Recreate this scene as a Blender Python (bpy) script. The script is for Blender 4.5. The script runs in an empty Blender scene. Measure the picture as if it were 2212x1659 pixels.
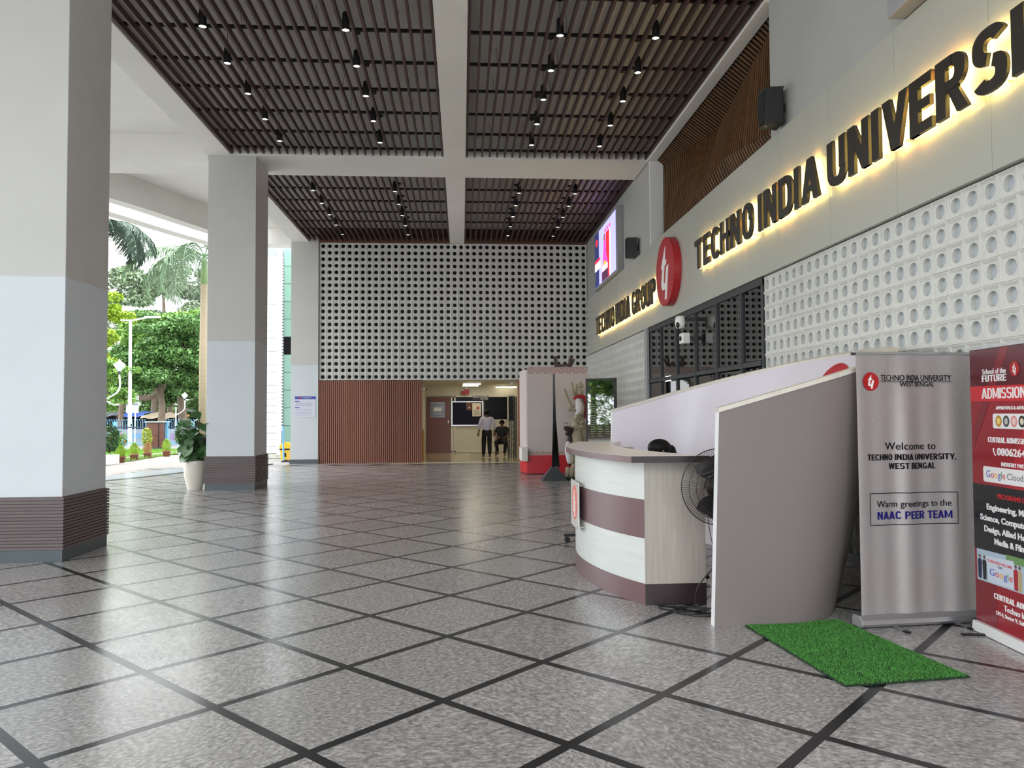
import bpy, bmesh, math, random
from mathutils import Vector, Matrix
from mathutils.geometry import tessellate_polygon
R = random.Random(7)
SC = bpy.context.scene
COL = SC.collection
PI = math.pi
# ------------------------------------------------------------------ camera, sky, exposure
cam = bpy.data.cameras.new('camera'); camo = bpy.data.objects.new('camera', cam); COL.objects.link(camo)
cam.sensor_fit = 'HORIZONTAL'; cam.sensor_width = 36.0; cam.lens = 1678.5 * 36.0 / 2212.0
cam.clip_start = 0.05; cam.clip_end = 500
def cam_matrix(pitch, roll, yaw, loc):
    cp, sp = math.cos(pitch), math.sin(pitch)
    fwd = Vector((0, cp, sp)); up = Vector((0, -sp, cp)); rt = Vector((1, 0, 0))
    r = rt * math.cos(roll) + up * math.sin(roll); u = up * math.cos(roll) - rt * math.sin(roll)
    Z = Matrix.Rotation(yaw, 3, 'Z')
    r, u, w = Z @ r, Z @ u, Z @ fwd
    m = Matrix((r, u, -w)).transposed().to_4x4(); m.translation = loc
    return m
camo.matrix_world = cam_matrix(0.0358, -0.0055, -0.0644, Vector((0, 0, 1.55)))
SC.camera = camo
wd = bpy.data.worlds.new('overcast_sky'); SC.world = wd; wd.use_nodes = True
nt = wd.node_tree; nt.nodes.clear()
wo = nt.nodes.new('ShaderNodeOutputWorld'); bg = nt.nodes.new('ShaderNodeBackground')
tc = nt.nodes.new('ShaderNodeTexCoord'); nz = nt.nodes.new('ShaderNodeTexNoise'); nz.inputs['Scale'].default_value = 2.2; nz.inputs['Detail'].default_value = 3
cr = nt.nodes.new('ShaderNodeValToRGB'); cr.color_ramp.elements[0].color = (.80, .88, .97, 1); cr.color_ramp.elements[1].color = (1, 1, 1, 1)
cr.color_ramp.elements[0].position = .35; cr.color_ramp.elements[1].position = .65
nt.links.new(tc.outputs['Generated'], nz.inputs['Vector']); nt.links.new(nz.outputs['Fac'], cr.inputs['Fac'])
nt.links.new(cr.outputs['Color'], bg.inputs['Color']); bg.inputs['Strength'].default_value = 3.7
nt.links.new(bg.outputs['Background'], wo.inputs['Surface'])
SC.view_settings.view_transform = 'Standard'; SC.view_settings.look = 'None'; SC.view_settings.gamma = 1.0
SC.view_settings.use_curve_mapping = False; SC.view_settings.exposure = 0.52
SC.cycles.use_denoising = True
SC.cycles.max_bounces = 8; SC.cycles.diffuse_bounces = 5; SC.cycles.glossy_bounces = 4
SC.cycles.sample_clamp_indirect = 6.0

# ------------------------------------------------------------------ materials
def lin(c):
    c = c / 255.0
    return c / 12.92 if c <= .04045 else ((c + .055) / 1.055) ** 2.4
def rgb(r, g, b): return (lin(r), lin(g), lin(b), 1)
MATS = {}
def mat(name, col, rough=.6, metal=0, spec=.5, vary=0, scale=4, bump=0, bscale=40, emit=None, es=0, stretch=None, island=0, detail=4, ior=1.5, alpha=1, trans=0, obj=0):
    if name in MATS: return MATS[name]
    m = bpy.data.materials.new(name); m.use_nodes = True; n = m.node_tree.nodes; l = m.node_tree.links
    p = n['Principled BSDF']; c = rgb(*col)
    p.inputs['Base Color'].default_value = c; p.inputs['Roughness'].default_value = rough; p.inputs['Metallic'].default_value = metal
    p.inputs['Specular IOR Level'].default_value = spec; p.inputs['IOR'].default_value = ior
    if alpha < 1: p.inputs['Alpha'].default_value = alpha
    if trans: p.inputs['Transmission Weight'].default_value = trans
    if emit: p.inputs['Emission Color'].default_value = rgb(*emit); p.inputs['Emission Strength'].default_value = es
    src = None
    if vary or bump:
        t = n.new('ShaderNodeTexCoord'); mp = n.new('ShaderNodeMapping'); l.new(t.outputs['Object'], mp.inputs['Vector'])
        if stretch: mp.inputs['Scale'].default_value = stretch
    if vary:
        x = n.new('ShaderNodeTexNoise'); x.inputs['Scale'].default_value = scale; x.inputs['Detail'].default_value = detail
        l.new(mp.outputs['Vector'], x.inputs['Vector']); src = x.outputs['Fac']
        mr = n.new('ShaderNodeMapRange'); mr.inputs['From Min'].default_value = .25; mr.inputs['From Max'].default_value = .75
        mr.inputs['To Min'].default_value = 1 - vary; mr.inputs['To Max'].default_value = 1 + vary; l.new(src, mr.inputs['Value']); src = mr.outputs['Result']
    if island:
        g = n.new('ShaderNodeNewGeometry'); mr = n.new('ShaderNodeMapRange'); mr.inputs['To Min'].default_value = 1 - island; mr.inputs['To Max'].default_value = 1 + island
        l.new(g.outputs['Random Per Island'], mr.inputs['Value'])
        if src:
            mm = n.new('ShaderNodeMath'); mm.operation = 'MULTIPLY'; l.new(src, mm.inputs[0]); l.new(mr.outputs['Result'], mm.inputs[1]); src = mm.outputs[0]
        else: src = mr.outputs['Result']
    if obj:
        g = n.new('ShaderNodeObjectInfo'); mr = n.new('ShaderNodeMapRange'); mr.inputs['To Min'].default_value = 1 - obj; mr.inputs['To Max'].default_value = 1 + obj
        l.new(g.outputs['Random'], mr.inputs['Value'])
        if src:
            mm = n.new('ShaderNodeMath'); mm.operation = 'MULTIPLY'; l.new(src, mm.inputs[0]); l.new(mr.outputs['Result'], mm.inputs[1]); src = mm.outputs[0]
        else: src = mr.outputs['Result']
    if src:
        h = n.new('ShaderNodeVectorMath'); h.operation = 'SCALE'; h.inputs[0].default_value = c[:3]; l.new(src, h.inputs['Scale']); l.new(h.outputs['Vector'], p.inputs['Base Color'])
    if bump:
        y = n.new('ShaderNodeTexNoise'); y.inputs['Scale'].default_value = bscale; l.new(mp.outputs['Vector'], y.inputs['Vector'])
        b = n.new('ShaderNodeBump'); b.inputs['Strength'].default_value = bump; b.inputs['Distance'].default_value = .01
        l.new(y.outputs['Fac'], b.inputs['Height']); l.new(b.outputs['Normal'], p.inputs['Normal'])
    MATS[name] = m
    return m
def two_tone(name, low, up, z, rough=.55):
    """a painted column: a fresher coat of paint up to height z"""
    m = mat(name, up, rough, vary=.04, scale=1.2, bump=.06, bscale=6)
    n = m.node_tree.nodes; l = m.node_tree.links; p = n['Principled BSDF']
    old = p.inputs['Base Color'].links[0].from_node
    t = n.new('ShaderNodeNewGeometry'); s = n.new('ShaderNodeSeparateXYZ'); l.new(t.outputs['Position'], s.inputs[0])
    w = n.new('ShaderNodeTexNoise'); w.inputs['Scale'].default_value = 1.5; l.new(t.outputs['Position'], w.inputs['Vector'])
    a = n.new('ShaderNodeMath'); a.operation = 'MULTIPLY_ADD'; a.inputs[1].default_value = .06; l.new(w.outputs['Fac'], a.inputs[0]); l.new(s.outputs['Z'], a.inputs[2])
    g = n.new('ShaderNodeMath'); g.operation = 'GREATER_THAN'; g.inputs[1].default_value = z; l.new(a.outputs[0], g.inputs[0])
    mx = n.new('ShaderNodeMix'); mx.data_type = 'RGBA'; l.new(g.outputs[0], mx.inputs['Factor'])
    mx.inputs['A'].default_value = rgb(*low); mx.inputs['B'].default_value = rgb(*up)
    l.new(mx.outputs['Result'], old.inputs[0]); return m

# ------------------------------------------------------------------ mesh building
class MB:
    def __init__(s): s.v = []; s.f = []; s.m = []
    def add(s, vs, fs, mi=0):
        o = len(s.v); s.v += [tuple(v) for v in vs]; s.f += [tuple(i + o for i in f) for f in fs]; s.m += [mi] * len(fs); return s
    def box(s, a, b, mi=0):
        x0, y0, z0 = a; x1, y1, z1 = b
        return s.add([(x0,y0,z0),(x1,y0,z0),(x1,y1,z0),(x0,y1,z0),(x0,y0,z1),(x1,y0,z1),(x1,y1,z1),(x0,y1,z1)],
              [(0,3,2,1),(4,5,6,7),(0,1,5,4),(1,2,6,5),(2,3,7,6),(3,0,4,7)], mi)
    def bar(s, p, q, w, h=None, mi=0, up=(0,0,1)):
        """rectangular bar from p to q"""
        h = h or w; p = Vector(p); q = Vector(q); d = (q - p).normalized(); u = Vector(up)
        if abs(d.dot(u)) > .99: u = Vector((0, 1, 0))
        a = d.cross(u).normalized() * w / 2; b = a.cross(d).normalized() * h / 2
        vs = [p-a-b, p+a-b, p+a+b, p-a+b, q-a-b, q+a-b, q+a+b, q-a+b]
        return s.add(vs, [(0,1,2,3),(7,6,5,4),(0,4,5,1),(1,5,6,2),(2,6,7,3),(3,7,4,0)], mi)
    def prism(s, poly, fn, d0, d1, mi=0, holes=None):
        """extrude a 2D polygon: fn(u, v, d) -> 3D"""
        n = len(poly); vs = [fn(u, v, d0) for u, v in poly] + [fn(u, v, d1) for u, v in poly]
        tr = tessellate_polygon([[Vector((u, v, 0)) for u, v in poly]])
        fs = [tuple(t) for t in tr] + [tuple(i + n for i in reversed(t)) for t in tr]
        fs += [(i, (i+1) % n, (i+1) % n + n, i + n) for i in range(n)]
        return s.add(vs, fs, mi)
    def tube(s, path, r, n=8, mi=0, caps=True):
        path = [Vector(p) for p in path]; rs = r if isinstance(r, (list, tuple)) else [r] * len(path)
        vs = []; ref = Vector((0, 0, 1)); prev = None
        for i, p in enumerate(path):
            d = (path[min(i+1, len(path)-1)] - path[max(i-1, 0)]).normalized()
            if prev is None:
                u = ref if abs(d.dot(ref)) < .9 else Vector((1, 0, 0)); a = d.cross(u).normalized()
            else:
                a = (prev - d * prev.dot(d)).normalized()
            prev = a; b = d.cross(a)
            vs += [p + (a * math.cos(2*PI*k/n) + b * math.sin(2*PI*k/n)) * rs[i] for k in range(n)]
        fs = [(i*n+k, i*n+(k+1) % n, (i+1)*n+(k+1) % n, (i+1)*n+k) for i in range(len(path)-1) for k in range(n)]
        if caps: fs += [tuple(range(n))[::-1], tuple(range((len(path)-1)*n, len(path)*n))]
        return s.add(vs, fs, mi)
    def lathe(s, c, prof, n=24, mi=0, axis='z', a0=0, a1=2*PI):
        full = abs(a1 - a0 - 2*PI) < 1e-6; k = n if full else n + 1; vs = []
        for r, z in prof:
            for i in range(k):
                a = a0 + (a1 - a0) * i / n; x, y = r*math.cos(a), r*math.sin(a)
                vs.append((c[0]+x, c[1]+y, c[2]+z) if axis == 'z' else ((c[0]+x, c[1]+z, c[2]+y) if axis == 'y' else (c[0]+z, c[1]+x, c[2]+y)))
        fs = [(j*k+i, j*k+(i+1) % k, (j+1)*k+(i+1) % k, (j+1)*k+i) for j in range(len(prof)-1) for i in range(n)]
        return s.add(vs, fs, mi)
    def ball(s, c, r, n=12, mi=0):
        rx, ry, rz = r if isinstance(r, (tuple, list)) else (r, r, r); vs = []; m = n // 2
        for j in range(m + 1):
            t = PI * j / m
            for i in range(n): vs.append((c[0]+rx*math.sin(t)*math.cos(2*PI*i/n), c[1]+ry*math.sin(t)*math.sin(2*PI*i/n), c[2]+rz*math.cos(t)))
        return s.add(vs, [(j*n+i, (j+1)*n+i, (j+1)*n+(i+1) % n, j*n+(i+1) % n) for j in range(m) for i in range(n)], mi)
    def mesh(s, name, mats, smooth=False, inv=None):
        me = bpy.data.meshes.new(name)
        vs = [inv @ Vector(v) for v in s.v] if inv else s.v
        me.from_pydata(vs, [], s.f); me.validate(clean_customdata=False)
        for x in (mats if isinstance(mats, (list, tuple)) else [mats]): me.materials.append(x)
        if len(me.polygons) == len(s.m) and any(s.m): me.polygons.foreach_set('material_index', s.m)
        if smooth: me.shade_smooth() if hasattr(me, 'shade_smooth') else me.polygons.foreach_set('use_smooth', [True]*len(me.polygons))
        me.update(); return me
W = {}
def link(o, parent=None):
    COL.objects.link(o)
    if parent: o.parent = parent; W[o.name] = W[parent.name]
    else: W[o.name] = Matrix.Identity(4)
    return o
def obj(name, mb, mats, parent=None, smooth=False, bevel=0, local=False, angle=None):
    """one mesh object; mb is in world coordinates unless local"""
    inv = None if (local or parent is None) else W[parent.name].inverted()
    me = mb.mesh(name, mats, smooth, inv) if isinstance(mb, MB) else mb
    o = link(bpy.data.objects.new(name, me), parent)
    if bevel:
        b = o.modifiers.new('b', 'BEVEL'); b.width = bevel; b.segments = 2; b.limit_method = 'ANGLE'
    if angle:
        e = o.modifiers.new('e', 'EDGE_SPLIT'); e.split_angle = math.radians(angle)
    return o
def tag(o, label, cat, group=None, kind=None):
    if label: o['label'] = label
    if cat: o['category'] = cat
    if group: o['group'] = group
    if kind: o['kind'] = kind
    return o
def thing(name, label, cat, loc=(0,0,0), rz=0, group=None):
    o = bpy.data.objects.new(name, None); o.empty_display_size = .1; COL.objects.link(o)
    o.location = loc; o.rotation_euler = (0, 0, rz)
    W[o.name] = Matrix.Translation(Vector(loc)) @ Matrix.Rotation(rz, 4, 'Z')
    return tag(o, label, cat, group)
def struct(name, mb, mats, **k):
    o = obj(name, mb, mats, **k); o['kind'] = 'structure'; return o
def struct_root(name, loc=(0,0,0)):
    o = bpy.data.objects.new(name, None); COL.objects.link(o); o.location = loc; W[o.name] = Matrix.Translation(Vector(loc)); o['kind'] = 'structure'; return o
KIDS = {}
def dup(root, loc, rz=None, label=None):
    r = root.copy(); COL.objects.link(r); r.location = loc
    if rz is not None: r.rotation_euler = (0, 0, rz)
    if label: r['label'] = label
    for c in [o for o in root.children]:
        k = c.copy(); COL.objects.link(k); k.parent = r
        for g in [o for o in c.children]:
            h = g.copy(); COL.objects.link(h); h.parent = k
    return r
# text as a solid mesh on any plane: o = origin (left end of baseline), ru = reading direction, up, nrm = outward
def text_bm(s, bold=0.0, spacing=1.0, res=3):
    cu = bpy.data.curves.new('t', 'FONT'); cu.body = s; cu.size = 1; cu.offset = bold; cu.resolution_u = res; cu.space_character = spacing
    o = bpy.data.objects.new('t', cu); COL.objects.link(o); dg = bpy.context.evaluated_depsgraph_get(); dg.update()
    me = o.evaluated_get(dg).to_mesh(); vs = [tuple(v.co) for v in me.vertices]; fs = [tuple(p.vertices) for p in me.polygons]
    bpy.data.objects.remove(o); bpy.data.curves.remove(cu)
    return vs, fs
def islands(vs, fs):
    par = list(range(len(vs)))
    def fd(i):
        while par[i] != i: par[i] = par[par[i]]; i = par[i]
        return i
    for f in fs:
        for i in f[1:]: par[fd(i)] = fd(f[0])
    g = {}
    for f in fs: g.setdefault(fd(f[0]), []).append(f)
    out = []
    for k, ff in g.items():
        ids = sorted({i for f in ff for i in f}); mp = {a: b for b, a in enumerate(ids)}
        out.append(([vs[i] for i in ids], [tuple(mp[i] for i in f) for f in ff]))
    out.sort(key=lambda t: min(v[0] for v in t[0])); return out
def solid(vs, fs, fn, d0, d1, mb=None, mi=0):
    """flat faces -> closed solid between depths d0 (back) and d1 (front)"""
    mb = mb or MB(); n = len(vs)
    if d0 == d1: return mb.add([fn(v[0], v[1], d1) for v in vs], fs, mi)
    ed = {}
    for f in fs:
        for i in range(len(f)):
            a, b = f[i], f[(i+1) % len(f)]; ed[(a, b)] = 1
    side = [(a, b) for (a, b) in ed if (b, a) not in ed]
    allv = [fn(v[0], v[1], d0) for v in vs] + [fn(v[0], v[1], d1) for v in vs]
    ff = [tuple(reversed(f)) for f in fs] + [tuple(i+n for i in f) for f in fs] + [(a, b, b+n, a+n) for a, b in side]
    return mb.add(allv, ff, mi)
def plane_fn(o, ru, up, nrm):
    o, ru, up, nrm = map(Vector, (o, ru, up, nrm))
    return lambda u, v, d: tuple(o + ru*u + up*v + nrm*d)
def text_fit(s, width, cap, bold=.0, spacing=1.0, italic=0, caps_only=True):
    """text scaled to a given width and capital height"""
    vs, fs = text_bm(s, bold, spacing)
    if not vs: return vs, fs
    x0 = min(v[0] for v in vs); x1 = max(v[0] for v in vs)
    H, _ = text_bm('H', bold); hz = max(v[1] for v in H); h0 = min(v[1] for v in H)
    sx = width / (x1 - x0); sy = cap / (hz - h0)
    return [((v[0]-x0)*sx, (v[1]-h0)*sy) for v in vs], fs
def label_text(s, fn, u, v, width, cap, m, parent, bold=0, d=.002, name='lettering', spacing=1.0):
    vs, fs = text_fit(s, width, cap, bold, spacing)
    mb = solid(vs, fs, lambda a, b, c: fn(a+u, b+v, c), .0004, d)
    return obj(name, mb, m, parent)
# heavy condensed sign capitals, each a list of overlapping polygons in a box of height 1
def ringseg(cx, cy, rx, ry, a0, a1, tx, ty, n=14, e=.82):
    out = []; sg = lambda c: (abs(c)**e)*(1 if c >= 0 else -1)
    for k in range(n):
        q = []
        for a in (a0+(a1-a0)*k/n, a0+(a1-a0)*(k+1)/n):
            c, s = sg(math.cos(math.radians(a))), sg(math.sin(math.radians(a))); q.append(((cx+rx*c, cy+ry*s), (cx+(rx-tx)*c, cy+(ry-ty)*s)))
        out.append([q[0][0], q[1][0], q[1][1], q[0][1]])
    return out
def rc(a, b, c, d): return [(a, b), (c, b), (c, d), (a, d)]
KT, KH = .25, .19
def glyph(ch, t=None, h=None):
    t = t or KT; h = h or KH
    if ch == 'M': return [rc(0, 0, t, 1), rc(.96-t, 0, .96, 1), [(0, 1), (t, 1), (.54, .12), (.42, .12)], [(.96-t, 1), (.96, 1), (.54, .12), (.42, .12)]], .96
    if ch == 'W': return [[(0, 1), (t, 1), (.37, 0), (.2, 0)], [(.55-t*.4, 1), (.55+t*.4, 1), (.37, 0), (.2, 0)], [(.55-t*.4, 1), (.55+t*.4, 1), (.9, 0), (.73, 0)], [(1.1-t, 1), (1.1, 1), (.9, 0), (.73, 0)]], 1.1
    if ch == 'B': return [rc(0, 0, t, 1), rc(0, 1-h, .38, 1), rc(0, .5-h/2, .4, .5+h/2), rc(0, 0, .4, h)] + ringseg(.36, .73, .3, .27, -90, 90, t, h, 12) + ringseg(.38, .27, .32, .28, -90, 90, t, h, 12), .7
    if ch == 'L': return [rc(0, 0, t, 1), rc(0, 0, .56, h)], .56
    if ch == 'F': return [rc(0, 0, t, 1), rc(0, .5-h*.48, .54, .5+h*.48), rc(0, 1-h, .58, 1)], .58
    if ch == ',': return [[(0, .16), (.16, .16), (.16, .02), (.05, -.16), (0, -.16), (.04, 0), (0, 0)]], .16
    if ch == 'T': return [rc(0, 1-h, .74, 1), rc(.37-t/2, 0, .37+t/2, 1)], .74
    if ch == 'E': return [rc(0, 0, t, 1), rc(0, 0, .62, h), rc(0, .5-h*.48, .58, .5+h*.48), rc(0, 1-h, .62, 1)], .62
    if ch == 'I': return [rc(0, 0, t, 1)], t
    if ch == 'H': return [rc(0, 0, t, 1), rc(.5, 0, .5+t, 1), rc(0, .5-h/2, .75, .5+h/2)], .75
    if ch == 'N': return [rc(0, 0, t, 1), rc(.53, 0, .53+t, 1), [(0, 1), (t*1.02, 1), (.78, 0), (.78-t*1.02, 0)]], .78
    if ch == 'O': return ringseg(.38, .5, .38, .51, 0, 360, t, h, 32), .76
    if ch == 'C': return ringseg(.38, .5, .38, .51, 38, 322, t, h, 26), .73
    if ch == 'G': return ringseg(.38, .5, .38, .51, 42, 335, t, h, 26) + [rc(.4, .36, .76, .36+h*.9), rc(.76-t*.8, .08, .76, .4)], .76
    if ch == 'D': return [rc(0, 0, t, 1), rc(0, 0, .36, h), rc(0, 1-h, .36, 1)] + ringseg(.34, .5, .4, .5, -90, 90, t, h, 16), .74
    if ch == 'U': return [rc(0, .34, t, 1), rc(.5, .34, .75, 1)] + ringseg(.375, .36, .375, .37, 180, 360, t, h, 16), .75
    if ch == 'A': return [[(0, 0), (t, 0), (.53, 1), (.29, 1)], [(.82-t, 0), (.82, 0), (.53, 1), (.29, 1)], rc(.2, .2, .62, .2+h*.85)], .82
    if ch == 'V': return [[(0, 1), (t, 1), (.53, 0), (.27, 0)], [(.8-t, 1), (.8, 1), (.53, 0), (.27, 0)]], .8
    if ch == 'Y': return [[(0, 1), (t*1.05, 1), (.52, .38), (.28, .38)], [(.8-t*1.05, 1), (.8, 1), (.52, .38), (.28, .38)], rc(.4-t/2, 0, .4+t/2, .45)], .8
    if ch in 'PR':
        g = [rc(0, 0, t, 1), rc(0, 1-h, .4, 1), rc(0, .42, .4, .42+h*.9)] + ringseg(.38, .71, .34, .29, -90, 90, t, h*.9, 14)
        if ch == 'R': g.append([(.26, .46), (.5, .46), (.77, 0), (.5, 0)])
        return g, (.72 if ch == 'P' else .77)
    if ch == 'S': return ringseg(.36, .72, .36, .29, 22, 262, t, h, 18) + ringseg(.36, .28, .36, .29, -158, 82, t, h, 18), .72
    return [], .3
def block_text(s, fn, u, v, width, cap, m, parent, t=.2, h=.15, d=.003, name='lettering', d0=.0004):
    x = 0; P = []
    for ch in s:
        g, gw = glyph(ch, t, h); P += [[(x+a, b) for a, b in p] for p in g]; x += gw + (.12 if ch != ' ' else .05)
    sx = width/(x-.12); mb = MB()
    for k, p in enumerate(P):
        dd = d - (k % 5)*.0001; mb.prism([(u+a*sx, v+b*cap) for a, b in p], fn, d0, dd)
    return obj(name, mb, m, parent)
TY = [(.1,.75),(.05,.33),(.2,.33),(.17,.18),(0,.18),(-.1,-.22),(-.06,-.33),(.06,-.33),(.19,.1),(.42,.15),(.2,-.82),(0,-.82),(.07,-.52),(-.2,-.52),(-.33,-.45),(-.36,-.3),(-.24,.13),(-.4,.12),(-.19,.4)]
def circ(cx, cy, r, n=40, ry=None): return [(cx + r*math.cos(2*PI*i/n), cy + (ry or r)*math.sin(2*PI*i/n)) for i in range(n)]

# ================================================================== MATERIAL SET
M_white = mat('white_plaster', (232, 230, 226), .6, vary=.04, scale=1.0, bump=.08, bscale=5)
M_beam = mat('beam_plaster', (228, 226, 221), .7, vary=.05, scale=.8, bump=.1, bscale=4)
M_col = two_tone('column_paint', (200, 206, 210), (190, 189, 185), 3.05)
M_slab = mat('raw_slab', (232, 228, 222), .85, vary=.08, scale=.8)
M_skirt = mat('ribbed_skirting', (96, 84, 84), .45, vary=.08, scale=5, stretch=(1, 1, 12), obj=.08)
M_basestone = mat('dark_base_stone', (72, 80, 84), .35, vary=.08, scale=6)
M_slat = mat('brown_aluminium', (74, 52, 50), .5, vary=.06, scale=3)
M_rod = mat('black_rod', (14, 14, 15), .5)
M_black = mat('black_plastic', (20, 20, 21), .45)
M_block = mat('moulded_block', (206, 205, 199), .5, vary=.03, scale=2, obj=.025)
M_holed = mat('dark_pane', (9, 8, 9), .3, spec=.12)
M_holel = mat('painted_sheen_pane', (184, 191, 197), .12, spec=.6)  # same glass as far wall; reflected outdoor brightness painted into the pale base
M_sign = mat('composite_panel', (176, 176, 165), .28, spec=.4, vary=.015, scale=.6)
M_joint = mat('panel_joint', (120, 118, 108), .8)
M_timber = mat('timber_batten', (96, 64, 34), .55, vary=.25, scale=3, stretch=(6, 6, .6), obj=.18)
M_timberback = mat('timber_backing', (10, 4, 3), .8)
M_terra = mat('terracotta_batten', (158, 104, 84), .55, obj=.05)
M_terraback = mat('dark_red_backing', (62, 26, 24), .7)
M_frame = mat('charcoal_frame', (30, 33, 34), .4)
M_refl = mat('tinted_glass', (5, 7, 7), .015, spec=.8, ior=1.7)
M_podin = mat('lilac_gloss_paint', (212, 206, 214), .3, vary=.03, scale=1.2)
M_podout = mat('grey_paint', (122, 113, 110), .4, vary=.03, scale=1.5)
M_podrim = mat('cream_rim', (206, 200, 188), .5, vary=.08, scale=9)
M_red = mat('logo_red', (176, 34, 44), .35)
M_logow = mat('logo_white', (232, 230, 226), .4)
M_letter = mat('letter_black', (38, 31, 22), .4)
M_led = mat('warm_led', (255, 210, 90), .5, emit=(255, 226, 130), es=9)
M_alu = mat('aluminium', (178, 178, 180), .3, metal=.8)
M_steelgrey = mat('grey_metal', (150, 150, 150), .45)

def granite():
    m = bpy.data.materials.new('polished_granite'); m.use_nodes = True; n = m.node_tree.nodes; l = m.node_tree.links; p = n['Principled BSDF']
    t = n.new('ShaderNodeTexCoord'); oi = n.new('ShaderNodeObjectInfo')
    off = n.new('ShaderNodeVectorMath'); off.operation = 'SCALE'; off.inputs[0].default_value = (31, 17, 5); l.new(oi.outputs['Random'], off.inputs['Scale'])
    ad = n.new('ShaderNodeVectorMath'); ad.operation = 'ADD'; l.new(t.outputs['Object'], ad.inputs[0]); l.new(off.outputs[0], ad.inputs[1])
    ro = n.new('ShaderNodeVectorRotate'); ro.rotation_type = 'Z_AXIS'
    an = n.new('ShaderNodeMath'); an.operation = 'MULTIPLY'; an.inputs[1].default_value = 9.0; l.new(oi.outputs['Random'], an.inputs[0])
    l.new(ad.outputs[0], ro.inputs['Vector']); l.new(an.outputs[0], ro.inputs['Angle'])
    wv = n.new('ShaderNodeTexNoise'); wv.inputs['Scale'].default_value = 5; wv.inputs['Detail'].default_value = 2; l.new(ro.outputs[0], wv.inputs['Vector'])
    mx = n.new('ShaderNodeVectorMath'); mx.operation = 'MULTIPLY_ADD'; mx.inputs[1].default_value = (.1, .1, 0); l.new(wv.outputs['Color'], mx.inputs[0]); l.new(ro.outputs[0], mx.inputs[2])
    st = n.new('ShaderNodeVectorMath'); st.operation = 'MULTIPLY'; st.inputs[1].default_value = (1, 1.6, 1); l.new(mx.outputs[0], st.inputs[0])
    a = n.new('ShaderNodeTexNoise'); a.inputs['Scale'].default_value = 32; a.inputs['Detail'].default_value = 6; a.inputs['Roughness'].default_value = .62; l.new(st.outputs[0], a.inputs['Vector'])
    r = n.new('ShaderNodeValToRGB'); e = r.color_ramp; e.elements[0].position = .33; e.elements[0].color = rgb(112, 110, 109); e.elements[1].position = .66; e.elements[1].color = rgb(196, 193, 190)
    x = e.elements.new(.46); x.color = rgb(146, 143, 141); x = e.elements.new(.53); x.color = rgb(161, 158, 155)
    l.new(a.outputs['Fac'], r.inputs['Fac'])
    mr = n.new('ShaderNodeMapRange'); mr.inputs['To Min'].default_value = .9; mr.inputs['To Max'].default_value = 1.08; l.new(oi.outputs['Random'], mr.inputs['Value'])
    sc = n.new('ShaderNodeVectorMath'); sc.operation = 'SCALE'; l.new(r.outputs['Color'], sc.inputs[0]); l.new(mr.outputs[0], sc.inputs['Scale']); l.new(sc.outputs[0], p.inputs['Base Color'])
    w2 = n.new('ShaderNodeTexNoise'); w2.inputs['Scale'].default_value = 3.0; w2.inputs['Detail'].default_value = 3; l.new(ro.outputs[0], w2.inputs['Vector'])
    m2 = n.new('ShaderNodeMapRange'); m2.inputs['To Min'].default_value = .16; m2.inputs['To Max'].default_value = .3; l.new(w2.outputs['Fac'], m2.inputs['Value']); l.new(m2.outputs[0], p.inputs['Roughness'])
    b = n.new('ShaderNodeBump'); b.inputs['Strength'].default_value = .02; b.inputs['Distance'].default_value = .01; l.new(wv.outputs['Fac'], b.inputs['Height']); l.new(b.outputs[0], p.inputs['Normal'])
    p.inputs['Specular IOR Level'].default_value = 1.0
    return m
M_granite = granite()
M_strip = mat('black_granite_strip', (38, 38, 40), .2, vary=.1, scale=30)

# ================================================================== FLOOR
ZC = 6.834; ZS = 7.28; YF = 24.26; XR = 3.95
fl = MB().box((-8.9, -4, -.12), (XR, 23.0, -.0006)).box((-5.24, 23.0, -.12), (XR, YF, -.0006))
floor = struct('floor', fl, M_strip)
O = Vector((-1.3087, 4.2514)); S = .8504; c45 = math.sqrt(.5); D1 = Vector((c45, c45)); D2 = Vector((c45, -c45))
tile_me = None; tiles = []
h = .3965
tb = MB(); tb.add([(-h,-h,0),(h,-h,0),(h,h,0),(-h,h,0),(-h,-h,-.004),(h,-h,-.004),(h,h,-.004),(-h,h,-.004)], [(0,1,2,3),(0,4,5,1),(1,5,6,2),(2,6,7,3),(3,7,4,0)])
def clip_poly(P, x0, x1, y0, y1):
    for ax, lim, sg in ((0, x0, 1), (0, x1, -1), (1, y0, 1), (1, y1, -1)):
        out = []
        for i in range(len(P)):
            a, b = P[i], P[(i+1) % len(P)]; ia = (a[ax]-lim)*sg >= 0; ib = (b[ax]-lim)*sg >= 0
            if ia: out.append(a)
            if ia != ib:
                t = (lim - a[ax]) / (b[ax] - a[ax]); out.append((a[0]+(b[0]-a[0])*t, a[1]+(b[1]-a[1])*t))
        P = out
        if not P: return P
    return P
full = tb.mesh('tile', M_granite); cand = []
for a in range(-14, 34):
    for b in range(-32, 22):
        c = O + D1 * (a+.5) * S + D2 * (b+.5) * S
        P = [(c + D1*h*i + D2*h*j)[:] for i, j in ((-1,-1),(1,-1),(1,1),(-1,1))]
        if min(p[0] for p in P) > -8.9 and max(p[0] for p in P) < XR and min(p[1] for p in P) > -4 and max(p[1] for p in P) < 23.0: Q = P; whole = True
        else:
            Q = clip_poly(P, -8.9, XR, -4, 23.0) if min(p[1] for p in P) < 22.4 else clip_poly(P, -5.24 if c.y > 23 else -8.9, XR, -4, YF); whole = False
        if len(Q) < 3: continue
        ang = abs(math.atan2(c.x, c.y) - .064)
        vis = c.y > 2.6 and ang < .66
        cand.append((c.length if vis else 999 + c.length, c, Q, whole))
cand.sort(key=lambda t: t[0]); rest = MB()
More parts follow.
